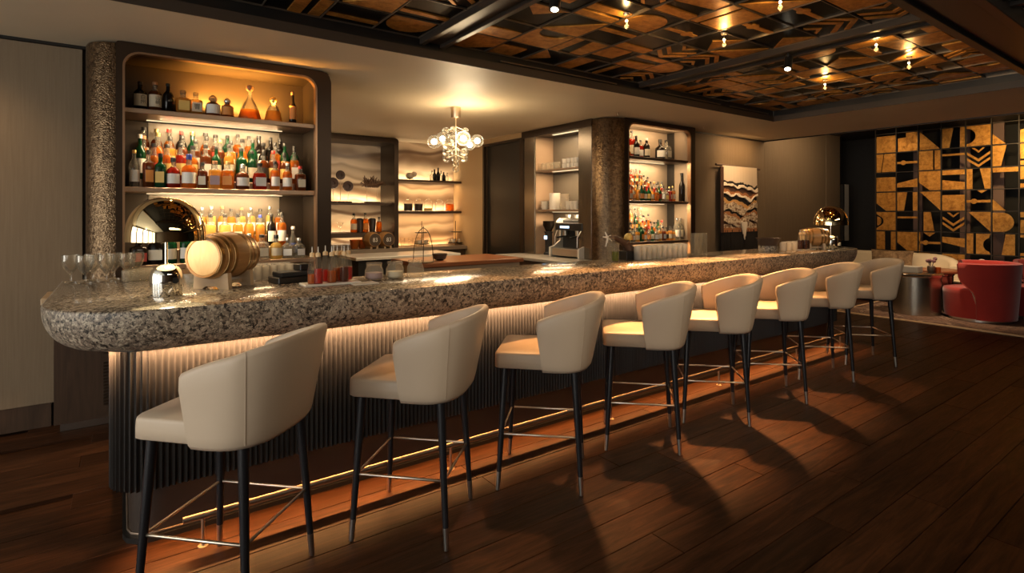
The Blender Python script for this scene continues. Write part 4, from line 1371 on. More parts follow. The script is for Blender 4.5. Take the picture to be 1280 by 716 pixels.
tag(obj('cocktail_glass', lathe(new(), [(0.05, 0), (0.005, 0.01), (0.005, 0.07), (0.06, 0.16), (0.058, 0.158), (0.0045, 0.075)], 16, cap1=False), M['glass'], None, 40, (at_y(425, 8.5), 8.5, z)), 'small stemmed glass at the left end of the lower niche shelf', 'glass')
# small oak kegs with dark heads on the back counter
for i, (px, YY) in enumerate(((466, 8.15), (483, 8.15))):
    t = thing('small_keg', 'small round keg with dark lettered head on the back counter, %s one' % ('nearer' if i == 0 else 'farther'), 'keg', (at_y(px, YY), YY + 0.06, 0.9405), math.radians(8), 'kegs on the back counter')
    bm = lathe(new(), [(0.105, -0.11), (0.118, -0.06), (0.124, 0), (0.118, 0.06), (0.105, 0.11)], 28)
    bmesh.ops.rotate(bm, verts=bm.verts, cent=(0, 0, 0), matrix=Matrix.Rotation(PI / 2, 3, 'X'))
    bmesh.ops.translate(bm, verts=bm.verts, vec=(0, 0, 0.14))
    obj('body', bm, M['barrelwood'], t, 40)
    bm = lathe(new(), [(0.098, 0), (0.098, 0.006)], 28)
    bmesh.ops.rotate(bm, verts=bm.verts, cent=(0, 0, 0), matrix=Matrix.Rotation(PI / 2, 3, 'X'))
    bmesh.ops.translate(bm, verts=bm.verts, vec=(0, -0.108, 0.14))
    obj('head', bm, plain('keg_head', (0.07, 0.045, 0.03), 0.5), t, 40)
    for sx_ in (-0.05, 0.05):
        obj('foot', bx(sx_ - 0.015, sx_ + 0.015, -0.09, 0.09, 0, 0.035, 0.002), M['palewood'], t)
    cu = bpy.data.curves.new('lettering', 'FONT'); cu.body = '83'; cu.size = 0.09; cu.align_x = 'CENTER'
    to = bpy.data.objects.new('lettering', cu); C.objects.link(to); bpy.context.view_layer.update()
    me = bpy.data.meshes.new_from_object(to.evaluated_get(bpy.context.evaluated_depsgraph_get())); bpy.data.objects.remove(to)
    me.materials.clear(); me.materials.append(LC['white'])
    l = inst('lettering', me, t, (0, -0.1165, 0.11)); l.rotation_euler = (PI / 2, 0, 0)
for i, px in enumerate((443, 453)):
    tag(obj('tumbler', lathe(new(), [(0.055, 0), (0.075, 0.14), (0.071, 0.14), (0.05, 0.008)], 16, cap1=False), tinted('amber_tumbler', (1, 0.6, 0.25), 0.6, (0.8, 0.4, 0.1)) if i == 0 else bpy.data.materials['amber_tumbler'], None, 40, (at_y(px, 8.35), 8.35, 0.9405)), 'amber tumbler, %s from left on the back counter under the niche' % ORD[i], 'glass', 'amber tumblers under the niche')

# jars and glassware on the onyx shelves
def jar(px, z, fillmat, lab, Y=8.40, h=0.21, r=0.075, fh=0.55):
    t = thing('glass_jar', lab, 'jar', (at_y(px, Y), Y, z), 0, 'lidded jars on the lower onyx shelf')
    obj('body', lathe(new(), [(r * 0.9, 0), (r, 0.01), (r, h * 0.7), (r * 0.75, h * 0.8)], 18, cap1=False), M['glass'], t, 40)
    if fillmat:
        obj('filling', lathe(new(), [(r * 0.85, 0.006), (r * 0.94, 0.015), (r * 0.94, h * fh), (r * 0.8, h * fh + 0.01)], 16), fillmat, t, 40)
    obj('lid', lathe(new(), [(r * 0.8, h * 0.8), (r * 0.8, h * 0.84), (r * 0.5, h * 0.95), (0.012, h * 0.98), (0.018, h * 1.06), (0.01, h * 1.1)], 16), M['glass'], t, 40)
FILL = plain('dark_berries', (0.03, 0.015, 0.012), 0.5)
jar(510, 1.531, FILL, 'lidded glass jar of dark berries, first on the lower onyx shelf')
jar(523, 1.531, FILL, 'lidded glass jar of dark berries, second on the lower onyx shelf')
jar(535, 1.531, LC['yellow'], 'lidded glass jar with a little yellow filling on the lower onyx shelf', fh=0.2)
jar(549, 1.531, None, 'empty lidded glass jar on the lower onyx shelf')
jar(562, 1.531, BC['amber'], 'glass jar of amber liquid at the end of the lower onyx shelf')
for i, (px, h, c) in enumerate(((539.5, 0.17, 'clear'), (543, 0.2, 'dark'), (547.5, 0.23, 'dark'), (551, 0.18, 'clear'), (554.5, 0.16, 'dark'), (558.5, 0.15, 'clear'))):
    bottle('slim', c, None, 'black' if c == 'dark' else 'silver', h, 0.032, (at_y(px, 8.40), 8.40, 2.051), 'small %s flask, %s from left on the upper onyx shelf' % (CNAME[c], ORD[i]), 'flasks on the upper onyx shelf')
t = tag(obj('ceramic_animal', sphere(sphere(new(), (0, 0, 0.07), 0.07, 14, 8, 0.8), (0.08, 0, 0.10), 0.045), M['paper'], None, 60, (at_y(512, 8.4), 8.4, 2.049)), 'pale rounded ceramic figure on the upper onyx shelf', 'figurine')
t['category'] = 'figurine'
for i, (px, Y, lab) in enumerate(((527, 8.35, 'two-tier wire stand of small cups on the back counter by the keg'), (569, 8.35, 'two-tier wire stand at the end of the back counter'))):
    t = thing('tiered_stand', lab, 'stand', (at_y(px, Y), Y, 0.9405), 0, 'tiered stands on the back counter')
    obj('post', tube(new(), [(0, 0, 0), (0, 0, 0.42)], 0.006, 6), M['frame'], t)
    for zz, r in ((0.03, 0.14), (0.22, 0.12)):
        obj('tray', lathe(new(), [(r * 0.9, zz), (r, zz + 0.015), (r * 0.95, zz + 0.015)], 22), M['frame'], t, 40)
    for k in range(5):
        a = k * 1.256
        obj('cup', lathe(new(), [(0.022, 0.046), (0.034, 0.10), (0.03, 0.10), (0.02, 0.05)], 10, (0.09 * math.cos(a), 0.09 * math.sin(a)), cap1=False), M['lacquer'] if k % 2 else M['paper'], t, 40)
for i in range(5):
    px = 503 + i * 5.2
    tag(obj('tumbler', lathe(new(), [(0.03, 0), (0.038, 0.15), (0.035, 0.15), (0.027, 0.008)], 12, cap1=False), M['glass'], None, 40, (at_y(px, 8.32), 8.32, 0.9405)), 'clear tall tumbler on the back counter below the onyx shelves, %s from left' % ORD[i], 'glass', 'tall tumblers on the back counter')

# arched wire stand and dark bowl behind the bar
wx, wy = at_y(529, 5.75), 5.75
wsd = thing('wire_stand', 'tall pointed-arch wire stand on the mahogany island', 'stand', (wx + 0.0, wy, 0.9205))
for s_ in (1, -1):
    pts = [(s_ * (0.125 * math.cos(math.radians(a))) , 0, 0.06 + 0.34 * math.sin(math.radians(a))) for a in range(0, 80, 8)] + [(0, 0, 0.41)]
    pts = [(s_ * 0.135, 0, 0.0)] + pts
    obj('arch_wire', tube(new(), pts, 0.0045, 6), M['frame'], wsd, 60)
obj('centre_wire', tube(new(), [(0, 0, 0.0), (0, 0, 0.43)], 0.004, 6), M['frame'], wsd)
obj('tray', lathe(new(), [(0.12, 0.005), (0.125, 0.012)], 20, (0, 0)), M['frame'], wsd, 40)
bwl = tag(obj('bowl', lathe(new(), [(0.04, 0), (0.075, 0.02), (0.095, 0.08), (0.09, 0.08), (0.07, 0.03)], 22), plain('dark_stoneware', (0.06, 0.05, 0.045), 0.45), None, 40, (at_y(549.5, 5.95), 5.95, 0.9205)), 'dark stoneware bowl standing on the mahogany island', 'bowl')

# ------------------------------------------------------------------ chandelier
chx, chy = 3.09, 5.40
ch = thing('chandelier', 'brass chandelier of clustered glass globes hanging in the alcove', 'chandelier', (chx, chy, 0))
obj('canopy', lathe(new(), [(0.056, 2.575), (0.058, 2.58), (0.058, 2.698)], 24), M['brass'], ch, 40)
obj('rod', tube(new(), [(0, 0, 2.575), (0, 0, 2.02)], 0.007, 8), M['brass'], ch)
def ch_off(px, py, dep=0.0):
    """offset from the rod for a globe seen at px, py, pushed back by dep"""
    wd = depth(chx, chy) + dep
    r = (px - 640) / F * wd
    X = SX * r + CX * wd; Y = -CX * r + SX * wd
    return (X - chx, Y - chy, CAM_H + (266 - py) / F * wd)
LIT = [(542.5, 177, 8.5, -0.10), (553, 173.5, 8.5, 0.10), (579, 173.0, 9.2, -0.16), (596.5, 176, 8.0, 0.02), (587, 181, 7.0, 0.2)]
CLR = [(557, 163.5, 4.6, 0.0), (566.5, 161.5, 4.2, -0.05), (581.5, 163.5, 4.2, 0.05), (572.5, 166, 4.0, 0.12), (560, 180, 7.4, -0.18), (565, 171, 5.5, 0.05),
       (558, 190, 5.2, -0.1), (569, 189.5, 5.6, -0.16), (580, 190, 5.2, -0.06), (558, 197.5, 5.2, -0.06), (569, 197, 5.4, -0.14), (579.5, 197.5, 5.2, -0.02), (569.5, 204.5, 4.0, -0.08), (569.5, 211.5, 4.0, -0.06)]
WD = depth(chx, chy)
for px, py, rp, dep in LIT:
    c = ch_off(px, py, dep); r = rp * WD / F
    g = obj('lit_globe', sphere(new(), c, r, 20, 12), M['glass'], ch, 180)
    obj('bulb', sphere(new(), c, 0.034, 12, 8), M['bulb'], g, 180)
    obj('arm', tube(new(), [(0, 0, 2.33 if c[2] > 2.3 else 2.25), c], 0.0045, 6), M['brass'], ch)
for px, py, rp, dep in CLR:
    c = ch_off(px, py, dep); r = rp * WD / F
    obj('clear_globe', sphere(new(), c, r, 18, 11), M['globe'], ch, 180)
    obj('arm', tube(new(), [(0, 0, min(2.5, c[2] + 0.04)), c], 0.004, 6), M['brass'], ch)
point('chandelier_light', (chx, chy - 0.2, 2.33), 24, (1.0, 0.76, 0.45), 0.2)

# ------------------------------------------------------------------ coffee station in the side of the right cabinet
cs = thing('coffee_cabinet', 'tall open coffee cabinet with two lit shelves and bronze sheet doors in the alcove', 'cabinet')
obj('door_leaf', bx(4.852, 4.868, 5.03, 5.275, 0.905, 2.60, 0.002), M['nickelsheet'], cs)
obj('door_leaf', bx(4.852, 4.868, 6.20, 6.46, 0.905, 2.60, 0.002), M['nickelsheet'], cs)
obj('head', bx(4.84, 5.24, 5.02, 6.50, 2.60, 2.695), M['frame'], cs)
obj('post', bx(4.84, 4.90, 6.46, 6.51, 0.0, 2.60), M['frame'], cs)
obj('post', bx(4.872, 5.22, 5.17, 5.272, 0.905, 2.60), M['inner'], cs)
obj('side_panel', bx(4.872, 5.20, 6.20, 6.22, 0.905, 2.60), plain('peach_lining', (0.50, 0.34, 0.22), 0.5), cs)
obj('back_panel', bx(5.20, 5.22, 5.272, 6.22, 0.905, 2.60), M['greyback'], cs)
for z in (2.11, 1.545):
    sh = obj('shelf', bx(4.872, 5.198, 5.274, 6.198, z - 0.03, z, 0.003), M['shelf'], cs)
    obj('led_strip', bx(4.93, 4.97, 5.32, 5.9, z - 0.036, z - 0.031), M['ledglow'], sh)
    area('led_coffee', (4.95, 5.65, z - 0.04), 0.03, 0.7, 5.0, (1, 0.72, 0.42))
obj('led_strip', bx(4.93, 4.97, 5.32, 5.9, 2.592, 2.598), M['ledglow'], cs)
area('led_coffee', (4.95, 5.65, 2.588), 0.03, 0.7, 5.5, (1, 0.72, 0.42))
sd = thing('side_counter', 'grey stone side counter under the coffee cabinet', 'counter')
obj('slab', bx(4.38, 5.20, 5.14, 6.52, 0.865, 0.904, 0.004), plain('grey_stone', (0.30, 0.27, 0.23), 0.3), sd)
obj('slab', bx(4.38, 4.84, 4.55, 5.14, 0.865, 0.904, 0.004), bpy.data.materials['grey_stone'], sd)
obj('body', bx(4.42, 5.18, 5.15, 6.48, 0.0, 0.865), M['walnut'], sd)

def cup_at(X, Y, z, r, h, mat, label, group, nm='cup', taper=0.8):
    t = tag(obj(nm, lathe(new(), [(r * taper * 0.8, 0), (r * taper, 0.004), (r, h), (r * 0.92, h), (r * taper * 0.9, 0.01)], 16, cap1=False), mat, None, 40, (X, Y, z)), label, nm.replace('_', ' ') if nm in ('cup', 'glass') else 'canister', group)
    return t
for i in range(5):
    Y = at_x(674.5 + i * 5.6, 4.94)
    t = thing('mug', 'clear glass coffee mug, %s along the upper coffee shelf' % ORD[i], 'mug', (4.94, Y, 2.1105), 0, 'glass mugs on the upper coffee shelf')
    obj('body', lathe(new(), [(0.028, 0), (0.036, 0.005), (0.037, 0.10), (0.033, 0.10), (0.03, 0.01)], 14, cap1=False), M['cutglass'], t, 40)
    obj('handle', tube(new(), [(0.0, -0.036, 0.08), (0.0, -0.058, 0.072), (0.0, -0.058, 0.032), (0.0, -0.036, 0.025)], 0.004, 6), M['cutglass'], t, 60)
k = 0
for st_ in range(2):
    for px in (705.5, 711, 716.5, 721):
        Y = at_x(px, 4.95 + 0.02)
        t = thing('cup', 'white coffee cup %s, %s along the upper coffee shelf' % ('stacked on top' if st_ else 'at the bottom of a pair', ORD[k % 4]), 'cup', (4.97, Y, 2.1105 + 0.068 * st_), 0, 'white cups on the upper coffee shelf')
        obj('body', lathe(new(), [(0.022, 0), (0.03, 0.004), (0.038, 0.065), (0.034, 0.065), (0.025, 0.01)], 14, cap1=False), M['lacquer'], t, 40)
        obj('handle', tube(new(), [(0, -0.036, 0.05), (0, -0.054, 0.045), (0, -0.052, 0.022), (0, -0.033, 0.018)], 0.004, 6), M['lacquer'], t, 60)
        k += 1
z = 1.5455
cup_at(4.96, at_x(671, 4.96), z, 0.035, 0.075, M['chrome'], 'small polished metal cup at the left of the lower coffee shelf', None, 'cup', 0.95)
for q in range(3):
    cup_at(4.97, at_x(681, 4.97), z + 0.036 * q, 0.062, 0.05, M['lacquer'], 'white bowl in the nested stack on the lower coffee shelf, %s from below' % ORD[q], 'nested bowls on the lower coffee shelf', 'cup', 0.7)
cup_at(5.02, at_x(693.5, 5.02), z, 0.082, 0.235, M['lacquer'], 'tall white canister on the lower coffee shelf', None, 'canister', 0.98)
for q in range(6):
    cup_at(4.99, at_x(705.5, 4.99), z + 0.036 * q, 0.062, 0.036, M['paper'], 'cream paper cup in the tall stack on the lower coffee shelf, %s from below' % ORD[q], 'stacked paper cups', 'cup', 0.92)
for q in range(3):
    for u, px in enumerate((710, 715, 720)):
        cup_at(4.95 if q < 2 else 5.02, at_x(px, 4.95), z + 0.055 * (q if q < 2 else 0) + (0.0), 0.036, 0.06, M['lacquer'] if q < 2 else M['paper'], 'small white cup beside the paper cups, %s in the %s row' % (ORD[u], ('bottom', 'upper', 'back')[q]), 'white cups on the lower coffee shelf', 'cup', 0.75) if q < 2 else None

em = thing('espresso_machine', 'black and steel espresso machine with white side panel on the side counter', 'coffee machine', (5.0, at_x(707, 4.80), 0.9045))
GLW = M['steel']; BLK = M['black']
WHT = plain('white_enamel', (0.62, 0.58, 0.52), 0.3)
Wm = 0.27
def prof_side(y0, y1, mat):
    pts = [(-0.24, 0.0), (0.16, 0.0), (0.16, 0.52), (-0.06, 0.52), (-0.12, 0.47), (-0.05, 0.36), (-0.06, 0.22), (-0.16, 0.15), (-0.24, 0.13)]
    b0 = new()
    a = [b0.verts.new((x, y0, z)) for x, z in pts]; b_ = [b0.verts.new((x, y1, z)) for x, z in pts]
    b0.faces.new(a); b0.faces.new(b_[::-1])
    for i in range(len(a)):
        b0.faces.new((a[i], a[(i + 1) % len(a)], b_[(i + 1) % len(a)], b_[i]))
    return obj('side_panel', b0, mat, em)
prof_side(-Wm - 0.03, -Wm, WHT); prof_side(Wm, Wm + 0.03, WHT)
obj('body', bx(-0.02, 0.15, -Wm, Wm, 0.02, 0.50, 0.008), M['blackmatte'], em)
obj('drip_tray', bx(-0.22, -0.02, -Wm, Wm, 0.02, 0.12, 0.006), M['steel'], em)
obj('upper_panel', bx(-0.16, -0.02, -Wm, Wm, 0.36, 0.46, 0.008), M['black'], em)
dsp = obj('display', bx(-0.163, -0.16, -0.02, 0.16, 0.39, 0.42), glow('screen_blue', (0.5, 0.75, 1.0), 1.6), em)
for yy in (-0.13, 0.12):
    gh = obj('group_head', lathe(new(), [(0.035, 0.29), (0.038, 0.36)], 16, (-0.10, yy)), M['steel'], em, 40)
    obj('portafilter', tube(new(), [(-0.10, yy, 0.285), (-0.25, yy, 0.265)], 0.013, 8), M['black'], gh)
for yy in (-0.24, 0.24):
    obj('steam_wand', tube(new(), [(-0.14, yy, 0.37), (-0.2, yy * 0.93, 0.27), (-0.2, yy * 0.92, 0.14)], 0.006, 6), M['steel'], em, 60)
for q in range(6):
    cup_at(4.95 + 0.08 * (q % 2), em.location.y - 0.2 + 0.08 * q, 0.9045 + 0.521, 0.035, 0.05, M['lacquer'], 'white cup on top of the espresso machine, %s from the wall end' % ORD[5 - q], 'cups on the espresso machine', 'cup', 0.75)
gr = thing('coffee_grinder', 'dark coffee grinder beside the espresso machine', 'grinder', (4.97, at_x(683, 4.93), 0.9045))
obj('body', lathe(new(), [(0.075, 0), (0.075, 0.02), (0.055, 0.04), (0.055, 0.30), (0.07, 0.33)], 18), M['black'], gr, 40)
obj('hopper', lathe(new(), [(0.04, 0.33), (0.085, 0.42), (0.085, 0.48)], 18), BC['dark'], gr, 40)
obj('control_panel', bx(-0.062, -0.054, -0.03, 0.03, 0.22, 0.27), bpy.data.materials['screen_blue'], gr)

# ================================================================== ON THE BAR
ZB = 1.1005
def lamp(x, y, lab, power):
    t = thing('table_lamp', lab, 'lamp', (x, y, ZB), 0, 'mushroom lamps on the bar')
    b = obj('base', lathe(new(), [(0.066, 0), (0.068, 0.003), (0.068, 0.098), (0.064, 0.118), (0.052, 0.136), (0.032, 0.148), (0.010, 0.153)], 40), M['chrome'], t, 40)
    bm = lathe(new(), [(0.014, -0.004), (0.015, 0.006)], 18)
    bmesh.ops.rotate(bm, verts=bm.verts, cent=(0, 0, 0), matrix=Matrix.Rotation(PI / 2, 3, 'X'))
    bmesh.ops.translate(bm, verts=bm.verts, vec=(0.034, -0.058, 0.075))
    obj('dimmer_knob', bm, M['black'], b, 40)
    obj('stem', tube(new(), [(0, 0, 0.15), (0, 0, 0.30)], 0.0065, 12), M['chrome'], t, 60)
    prof = []
    R_ = 0.170
    for k in range(15):
        a = PI / 2 * k / 14
        prof.append((R_ * math.cos(a) ** 0.9 if k < 14 else 0.004, 0.268 + 0.018 + 0.19 * math.sin(a)))
    prof = [(R_, 0.264)] + prof
    innerp = [(max(0.003, r - 0.004), z - 0.004) for r, z in reversed(prof)]
    innerp[-1] = (R_ - 0.004, 0.264)
    obj('shade', lathe(new(), prof, 48, cap0=False), M['goldmirror'], t, 60)
    obj('shade_lining', lathe(new(), innerp, 48, cap0=False, cap1=False), M['lining'], t, 60)
    point('lamp_light', (x, y, ZB + 0.33), power, (1.0, 0.82, 0.58), 0.03)
    return t
lamp(0.178, 3.13, 'mirror gold mushroom lamp on a polished cylinder base beside the oak barrel, near bar end', 1.6)
lamp(6.42, 2.86, 'gold mushroom lamp at the far end of the bar', 1.2)

def barrel(x, y, yaw, s, lab):
    t = thing('oak_barrel', lab, 'barrel', (x, y, ZB), yaw, 'oak barrels on the bar')
    # axis along local x, head facing -x
    L, r0, r1, zc = 0.160 * s, 0.104 * s, 0.124 * s, 0.170 * s
    def turn(prof, n=40, cap0=True, cap1=True):
        b0 = lathe(new(), prof, n, cap0=cap0, cap1=cap1)
        bmesh.ops.rotate(b0, verts=b0.verts, cent=(0, 0, 0), matrix=Matrix.Rotation(PI / 2, 3, 'Y'))
        bmesh.ops.translate(b0, verts=b0.verts, vec=(0, 0, zc))
        return b0
    def rad(u):
        return r0 + (r1 - r0) * (1 - (u / L) ** 2)
    prof = [(r0 - 0.012 * s, -L + 0.012 * s), (r0 - 0.010 * s, -L)] + [(rad(-L + 2 * L * k / 14), -L + 2 * L * k / 14) for k in range(15)] + [(r0 - 0.01 * s, L)]
    obj('staves', turn(prof), M['barrelwood'], t, 40)
    obj('head', turn([(r0 - 0.013 * s, -L + 0.010 * s), (r0 - 0.012 * s, -L + 0.004 * s)]), M['barrelend'], t, 40)
    for u in (-0.9, -0.62, -0.36, 0.36, 0.62, 0.9):
        w_ = 0.011 * s
        u0, u1 = u * L - w_, u * L + w_
        obj('hoop', turn([(rad(u0) - 0.001, u0), (rad(u0) + 0.0022, u0 + 0.001), (rad(u1) + 0.0022, u1 - 0.001), (rad(u1) - 0.001, u1)], cap0=False, cap1=False), M['hoopm'], t, 30)
    for u in (-0.55, 0.55):
        y1 = 0.105 * s
        pts = [(-y1, 0.0), (-0.05 * s, 0.0), (-0.03 * s, 0.014 * s), (0.03 * s, 0.014 * s), (0.05 * s, 0.0), (y1, 0.0), (y1 * 0.94, 0.085 * s)]
        pts += [(rad(u * L) * 0.99 * math.sin(a) , zc - rad(u * L) * 0.99 * math.cos(a)) for a in [0.72 - 1.44 * k / 10 for k in range(11)]] + [(-y1 * 0.94, 0.085 * s)]
        b0 = new()
        a = [b0.verts.new((u * L - 0.014 * s, p, z)) for p, z in pts]; b_ = [b0.verts.new((u * L + 0.014 * s, p, z)) for p, z in pts]
        b0.faces.new(a); b0.faces.new(b_[::-1])
        for i in range(len(a)):
            b0.faces.new((a[i], a[(i + 1) % len(a)], b_[(i + 1) % len(a)], b_[i]))
        obj('cradle', b0, M['palewood'], t)
    obj('rail', bx(-0.55 * L, 0.55 * L, -0.05 * s, -0.035 * s, 0.02 * s, 0.035 * s), M['palewood'], t)
    obj('rail', bx(-0.55 * L, 0.55 * L, 0.035 * s, 0.05 * s, 0.02 * s, 0.035 * s), M['palewood'], t)
    return t
M['hoopm'] = plain('brass_hoop', (0.36, 0.22, 0.09), 0.3, 0.9)
barrel(0.455, 3.31, math.radians(44), 1.0, 'small oak barrel on a pale wooden cradle beside the gold lamp, near bar end')
barrel(6.20, 2.93, math.radians(-45), 0.80, 'oak barrel beside the dropper bottles at the far end of the bar')

def wine_glass(x, y, i):
    return dict(x=x, y=y)
pg = [(0.030, 0), (0.031, 0.003), (0.005, 0.010), (0.004, 0.045), (0.010, 0.052), (0.034, 0.085), (0.044, 0.125), (0.042, 0.158), (0.0405, 0.158), (0.042, 0.125), (0.032, 0.086), (0.004, 0.056)]
gm = None
gi = 0
for (X, Y) in ((-0.235, 4.02), (-0.165, 3.92), (-0.135, 4.05), (-0.07, 3.95), (-0.035, 4.07), (0.03, 3.97), (0.075, 4.06)):
    if gm is None:
        o = obj('wine_glass', lathe(new(), pg, 20, cap1=False), M['stem'], None, 60, (X, Y, ZB)); gm = o.data
    else:
        o = inst('wine_glass', gm, None, (X, Y, ZB))
    gi += 1; tag(o, 'short-stemmed wine glass at the near bar end by the bronze column, %s from left' % ORD[gi - 1], 'glass', 'wine glasses at the near bar end')

def glassrow(nm, rows, prof, mat, label, group, n=12, cat='glass'):
    me = None
    for rname, pts in rows:
        for i, (X, Y, z) in enumerate(pts):
            if me is None:
                o = obj(nm, lathe(new(), prof, n, cap1=False), mat, None, 40, (X, Y, z)); me = o.data
            else:
                o = inst(nm, me, None, (X, Y, z), random.uniform(0, 1))
            tag(o, label % ('%s from left%s' % (ORD[i], rname)), cat, group)
def grow(px0, step, k, Y):
    return [(at_y(px0 + step * i, Y), Y, ZB) for i in range(k)]
tum = [(0.030, 0), (0.034, 0.004), (0.038, 0.088), (0.0355, 0.088), (0.031, 0.014)]
hi = [(0.028, 0), (0.031, 0.004), (0.034, 0.115), (0.032, 0.115), (0.028, 0.012)]
FR, BK = ' in the front row', ' in the back row'
glassrow('tumbler', [(FR, grow(312, 9.5, 6, 3.52)), (BK, grow(317, 9.5, 5, 3.62))], tum, M['brightglass'], 'cut glass tumbler behind the oak barrel, %s', 'tumblers behind the barrel')
glassrow('tumbler', [(FR, grow(160, 6.5, 6, 3.9)), (BK, grow(163, 6.5, 6, 4.02))], [(r, z * 0.55) for r, z in hi], M['cutglass'], 'low clear glass behind the gold lamp, %s', 'low glasses behind the lamp')
glassrow('tumbler', [(FR, grow(797, 6.4, 10, 3.14)), (BK, grow(800, 6.4, 9, 3.22))], [(r * 1.02, z) for r, z in hi], M['brightglass'], 'highball glass before the right cabinet, %s', 'highball glasses on the bar')
glassrow('tumbler', [(FR, grow(979, 6.5, 5, 2.98)), (BK, grow(981, 6.5, 4, 3.08))], tum, M['brightglass'], 'cut glass tumbler beside the dark planter bowl, %s', 'tumblers at the far bar end')
glassrow('tall_glass', [('', grow(868, 5.2, 3, 3.12))], [(0.034, 0), (0.037, 0.004), (0.040, 0.21), (0.038, 0.21), (0.034, 0.012)], M['glass'], 'tall straight glass beside the woven wall hanging, %s', 'tall glasses on the bar')

# dropper bottles
def dropper(x, y, col, fill, label, group, s=1.0):
    t = thing('dropper_bottle', label, 'bottle', (x, y, ZB + 0.013 if s == 1.0 else ZB + 0.009), random.uniform(-1, 1), group)
    h, r = 0.150 * s, 0.0245 * s
    b = obj('body', lathe(new(), [(r * 0.95, 0), (r, 0.004), (r * 0.98, h * 0.5), (r * 0.62, h * 0.86), (r * 0.5, h * 0.93), (r * 0.5, h)], 14), M['glass'], t, 40)
    obj('filling', lathe(new(), [(r * 0.9, 0.003), (r * 0.93, 0.006), (r * (0.92 if fill < 0.55 else 0.82), h * fill)], 14), BC[col], t, 40)
    c = obj('collar', lathe(new(), [(r * 0.56, h * 0.98), (r * 0.56, h + 0.014), (r * 0.35, h + 0.02)], 12), M['barrelend'], t, 40)
    obj('dropper_tip', tube(new(), [(0, 0, h + 0.018), (0, 0, h + 0.052)], 0.0042, 8, r1=0.0025), M['lacquer'], c, 60)
Yd = 3.09
t = thing('bitters_tray', 'white rectangular tray under the dropper bottles on the near half of the bar', 'tray', (at_y(413, 3.08), 3.08, ZB))
obj('plate', bx(-0.155, 0.155, -0.065, 0.065, 0, 0.012, 0.003), M['lacquer'], t)
names = {'ruby': 'ruby', 'red': 'ruby', 'amber': 'amber', 'brown': 'brown', 'dark': 'dark'}
for i, (px, Y, c, fl_) in enumerate([(390, 3.05, 'clear', 0.35), (397.5, 3.03, 'ruby', 0.55), (406.5, 3.12, 'ruby', 0.45), (414.5, 3.04, 'amber', 0.45), (421.5, 3.10, 'clear', 0.5), (430, 3.05, 'brown', 0.55), (417, 3.12, 'dark', 0.4), (427, 3.13, 'amber', 0.5), (435, 3.12, 'ruby', 0.5)]):
    c2 = 'amber' if c == 'clear' else c
    dropper(at_y(px, Y), Y, c2, fl_, 'dropper bottle with %s filling, number %s of the nine on the white tray' % (names[c2], ('one', 'two', 'three', 'four', 'five', 'six', 'seven', 'eight', 'nine')[i]), 'dropper bottles on the near tray')
t = thing('bitters_tray', 'small white tray under dropper bottles at the far end of the bar', 'tray', (at_y(1006, 2.95), 2.95, ZB), 0)
obj('plate', bx(-0.16, 0.14, -0.05, 0.07, 0, 0.008, 0.002), M['lacquer'], t)
for i, (dx, dy) in enumerate(((-0.13, 0), (-0.08, 0.02), (-0.03, -0.01), (0.02, 0.02), (0.07, 0.0), (0.11, 0.03))):
    dropper(at_y(1006, 2.95) + dx * 0.8, 2.95 + dy, 'dark' if i % 2 else 'brown', 0.6, 'dark dropper bottle, %s from left by the far barrel' % ORD[i], 'dropper bottles at the far end', 1.05)

# black caddy of napkins and bar tools
t = thing('bar_caddy', 'black two-tier bar caddy between tumblers and dropper bottles', 'caddy', (at_y(366, 3.30), 3.32, ZB), math.radians(12))
obj('lower_box', bx(-0.11, 0.11, -0.07, 0.07, 0, 0.035, 0.004), M['black'], t)
obj('upper_box', bx(-0.09, 0.11, -0.06, 0.06, 0.036, 0.062, 0.004), M['blackmatte'], t)
obj('holder', bx(0.03, 0.10, -0.04, 0.05, 0.063, 0.10, 0.004), M['black'], t)
def jarlet(px, Y, r, h, lab, lidded, fillc=None):
    t = thing('garnish_jar', lab, 'jar', (at_y(px, Y), Y, ZB), 0, 'garnish jars on the bar')
    obj('body', lathe(new(), [(r * 0.8, 0), (r, 0.012), (r, h * 0.55), (r * 0.78, h * 0.78), (r * 0.82, h * 0.86)], 20, cap1=False), M['cutglass'], t, 40)
    if fillc:
        obj('filling', lathe(new(), [(r * 0.75, 0.006), (r * 0.92, 0.016), (r * 0.9, h * 0.42)], 16), fillc, t, 40)
    if lidded:
        obj('lid', lathe(new(), [(r * 0.86, h * 0.86), (r * 0.86, h * 0.98), (r * 0.7, h)], 20), M['cutglass'], t, 40)
jarlet(467.5, 3.12, 0.055, 0.105, 'round glass garnish jar with pale lid, first past the dropper bottles', True, LC['mauve'])
jarlet(493.5, 3.12, 0.055, 0.105, 'wide glass garnish jar in the middle of three on the bar', True, LC['cream'])
jarlet(519, 3.14, 0.052, 0.105, 'clear glass garnish jar, last of three beneath the wire stand', True)
tag(obj('napkin_pad', bx(-0.07, 0.07, -0.05, 0.05, 0, 0.006, 0.002), M['lacquer'], None, None, (at_y(455, 2.98), 2.98, ZB)), 'small white paper mat beside the dropper bottle tray', 'mat')

